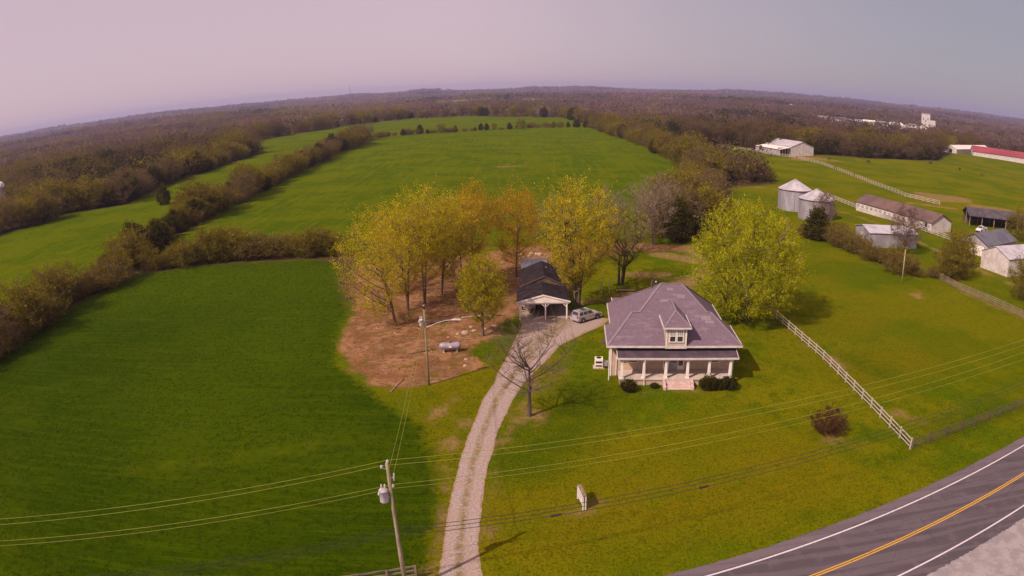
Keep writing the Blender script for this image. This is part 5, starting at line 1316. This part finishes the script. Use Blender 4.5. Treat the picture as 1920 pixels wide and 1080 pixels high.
row([(113, 440), (142, 455), (156, 410), (182, 400), (217, 400), (282, 422), (350, 505), (440, 560)], 7, 'bbobyb', (12, 16), ['in tall wood left beyond the riding barn', 'in tall wood beyond the riding barn lean-to', 'in tall wood straight behind the riding barn', 'in tall wood just right of the riding barn', 'in tall wood behind the middle of the pasture', 'in tall wood left of the white roofed stable', 'in tall wood behind the white roofed stable'], 'wood behind the horse pasture', 13, rows=2, rowgap=8)
row([(70.5, 158), (76, 143), (78, 132), (80, 120), (86, 116)], 2.2, 'ssos', (4.5, 6.5), ['below the grain bins by the side lawn', 'in front of the low pale metal building', 'left of the lone pale pole', 'at the start of the weathered lane fence'], 'brushy line by the farm lane', 14, jitter=1.0)
for k, (x, y, kd, h, lb) in enumerate(((34.5, 155, 'o', 10, 'olive tree left of the dark evergreen at the yard corner'), (39.5, 153.5, 'b', 10, 'leafless brown tree right of the yard corner evergreen'), (45, 160, 'o', 11, 'taller olive tree just behind the yard corner evergreen'), (-125.5, 236, 'c', 7.5, 'lone dark evergreen standing in the left field'), (71, 153.5, 'c', 7.5, 'dark bushy evergreen right behind the big yellow green tree'), (73.5, 157, 'c', 7, 'dark evergreen beside the nearer grain bin foot'), (89.5, 118.5, 'o', 9, 'olive tree beside the farm lane in front of the white outbuilding'), (96, 127, 'o', 8, 'olive tree across the lane from the white block barn'),
                                       (95.5, 103, 'o', 8, 'olive bush tree at the right edge above the weathered fence'), (139, 156, 'o', 9, 'olive tree at the right end of the open black shed'), (101, 100, 'y', 7, 'bushy tree at the right photo edge below the white block barn'), (-116, 240, 's', 4, 'small low bush right of the lone left field evergreen'))):
    protos, nm, _ = KIND[kd]; base_h = {'b': 10, 'o': 9.5, 'y': 10.5, 'c': 10, 's': 5}[kd]
    place(nm, protos[k % len(protos)], x, y, k * 1.3, lb, 'brush' if kd == 's' else 'tree', None, h / base_h * (1.25 if kd == 'c' else 1.1), h / base_h)

# ------------------------------------------------------------------ distant woodland: one mass nobody could count
def far_wood(name, seed, r0, r1, cell, tris, hgt, wid, tsize, a0=-48, a1=48, t_olive=.62, t_dark=.62, pal=((.205, .135, .115), (.22, .175, .04), (.075, .068, .032))):
    rng = np.random.default_rng(seed)
    area = (a1 - a0) / 180 * math.pi * (r1 * r1 - r0 * r0) / 2; n = int(area / cell)
    r = np.sqrt(rng.uniform(r0 * r0, r1 * r1, n)); az = np.radians(rng.uniform(a0, a1, n))
    x, y = r * np.sin(az), r * np.cos(az)
    keep = (open_sd(x, y) < -3) & (clearing(x, y) < .0)
    for tx, ty, L, W in town: keep &= np.hypot(x - tx, y - ty) > 16
    keep &= (caps(x, y, [(470, 930, 600, 850, 62), (480, 880, 560, 820, 40), (600, 880, 625, 925, 34)]) < 0) & (np.hypot(x - 634.7, y - 963.5) > 26) & (caps(x, y, [(560, 860, 600, 900, 26), (352, 484, 440, 545, 24), (350, 470, 460, 420, 26)]) < 0) & (np.hypot(x + 232, y - 263) > 8)
    # thin the trees between camera and town so that it shows
    x, y = x[keep], y[keep]; n = len(x)
    z = ter(x, y)
    sc_ = max(1.0, (r0 / 500) ** .8)
    kn = .78 * vnoise(x / 38 / sc_, y / 55 / sc_, 41) + .22 * rng.uniform(0, 1, n)
    kind = np.where(kn > t_olive + .12 * (x > 60), 1, 0); kn2 = .78 * vnoise(x / 45 / sc_ + 9, y / 70 / sc_, 42) + .22 * rng.uniform(0, 1, n); kind[kn2 > t_dark] = 2
    base_c = np.array(pal)[kind]
    base_c = base_c * (rng.uniform(.85, 1.15, (n, 1)) * (.75 + .5 * vnoise(x / 120 / sc_, y / 160 / sc_, 47))[:, None])
    h = hgt * rng.uniform(.5, 1.3, n) * np.where(kind == 2, .75, 1)
    w_ = wid * rng.uniform(.75, 1.2, n) * np.where(kind == 2, .8, 1)
    d = rng.normal(size=(n, tris, 3)); d /= np.linalg.norm(d, axis=2, keepdims=True)
    d *= rng.uniform(0, 1, (n, tris, 1)) ** .33
    C = np.stack([x[:, None] + d[..., 0] * w_[:, None] / 2, y[:, None] + d[..., 1] * w_[:, None] / 2, z[:, None] + h[:, None] * (.53 + .47 * d[..., 2])], -1).reshape(-1, 3)
    m_ = len(C)
    o = rng.normal(size=(m_, 3, 3)) * (tsize * rng.uniform(.6, 1.4, (m_, 1, 1)))
    V = (C[:, None] + o).reshape(-1, 3)
    col = np.repeat(np.repeat(base_c, tris, axis=0) * rng.uniform(.88, 1.12, (m_, 1)), 3, axis=0)
    o_ = link(name, np_mesh(name, V, np.arange(m_ * 3).reshape(-1, 3), MAT['far'], False, col))
    return tag(o_, None, None, None, 'stuff')
w1 = far_wood('near_woodland', 1, 170, 700, 62, 120, 12, 11.0, .40, t_olive=.5, t_dark=.52, pal=((.165, .105, .065), (.19, .155, .02), (.05, .047, .014))); tag(w1, 'brown and olive woodland filling the land beyond the fields', 'woodland')
w2 = far_wood('middle_woodland', 2, 700, 2000, 165, 40, 13, 16, .85, t_olive=.58, t_dark=.6); tag(w2, 'hazy brown woodland in the middle distance', 'woodland')
w3 = far_wood('far_woodland', 3, 2000, 5000, 950, 20, 13, 40, 2.5); tag(w3, 'mauve woodland far off towards the horizon', 'woodland')
w4 = far_wood('horizon_woodland', 4, 5000, 9800, 6000, 16, 16, 100, 6); tag(w4, 'bluish wooded hills along the horizon', 'woodland')

# ------------------------------------------------------------------ grass tufts and twig litter: real relief near the camera
def tufts(name, label, n, box, poly_in, polys_out, h, pal, seed, wd=.5):
    rng = np.random.default_rng(seed)
    x = rng.uniform(box[0], box[1], n); y = box[2] + (box[3] - box[2]) * rng.uniform(0, 1, n) ** 1.35
    keep = vnoise(x / 2.3, y / 2.3, seed) + .5 * vnoise(x / .7, y / .7, seed + 1) > .55
    if poly_in is not None: keep &= sdf(x, y, poly_in) > .3 + .8 * vnoise(x, y, 5)
    for p in polys_out: keep &= sdf(x, y, p) < -.2
    keep &= caps(x, y, BARE) < -.3
    keep &= ~((x > np.interp(y, DR[:, 1], DR[:, 0]) - .3) & (x < np.interp(y, DR[:, 1], DR[:, 2]) + .3) & (y < 107))
    keep &= y > np.where(x > 0, 36.24 + .2295 * x + .00125 * x * x, 36.24 + .2295 * x) + 1.6
    x, y = x[keep], y[keep]; n = len(x)
    C = np.stack([x, y, ter(x, y)], 1)
    hh = h * rng.uniform(.5, 1.5, n); a = rng.uniform(0, 6.28, n); w_ = hh * wd
    L = np.stack([np.cos(a) * w_, np.sin(a) * w_, 0 * a], 1)
    tip = C + np.stack([rng.normal(0, .5, n) * hh, rng.normal(0, .5, n) * hh, hh], 1)
    V = np.stack([C - L, C + L, tip], 1).reshape(-1, 3)
    cols = np.repeat(pick(rng, n, pal), 3, axis=0)
    o = link(name, np_mesh(name, V, np.arange(n * 3).reshape(-1, 3), MAT['leaf'], False, cols))
    tag(o, label, 'grass', kind='stuff')
HOUSE = [(10, 73), (26.5, 71), (28, 92), (14, 99), (10, 84)]
tufts('crop_tufts', 'lush dark green crop in the left foreground field', 120000, (-82, -4, 24, 142), CROP, [], .11, ((3, (.044, .078, .0006)), (2, (.058, .094, .0008)), (1, (.078, .112, .001))), 5)
tufts('lawn_tufts', 'short mottled grass of the lawn around the house', 120000, (-12, 92, 38, 150), None, [CROP, DIRT, HOUSE], .07, ((3, (.090, .115, .001)), (2, (.135, .135, .002)), (1, (.065, .095, .001))), 6, .7)
rng_ = np.random.default_rng(77)
n_ = 420; xx = rng_.uniform(-30, 9, n_); yq = rng_.uniform(76, 148, n_); kk_ = sdf(xx, yq, DIRT) > 1; xx, yq = xx[kk_], yq[kk_]; n_ = len(xx)
ang_ = rng_.normal(.3, .7, n_); le = rng_.uniform(.4, 2.2, n_)
A0 = np.stack([xx, yq, np.full(n_, .05)], 1); A2 = A0 + np.stack([np.cos(ang_) * le, np.sin(ang_) * le, rng_.uniform(0, .15, n_)], 1); A1 = (A0 + A2) / 2 + rng_.normal(0, .1, (n_, 3)); A1[:, 2] = .08
v_, f_, _p = tubes(A0, A1, A2, np.full(n_, .05), np.full(n_, .02), 4, 4)
tag(link('twig_litter', np_mesh('twig_litter', v_, f_, MAT['wood_log'])), 'broken twigs and branches littering the bare dirt yard', 'litter', kind='stuff')

# ------------------------------------------------------------------ air
def haze(density):
    m = bpy.data.materials.new('haze_air'); m.use_nodes = True
    t = NT(m); t.n.remove(t.n.get('Principled BSDF'))
    v = t.new('ShaderNodeVolumePrincipled'); v.inputs['Color'].default_value = (.56, .56, .92, 1); v.inputs['Density'].default_value = density; v.inputs['Anisotropy'].default_value = .1
    t.l.new(v.outputs[0], t.n.get('Material Output').inputs['Volume'])
    o = MB().box(-10700, 10700, -700, 10700, -12, 128).build('haze', m)
    tag(o, 'thin mauve haze over the whole countryside', 'haze', kind='stuff')
haze(1.0e-4)
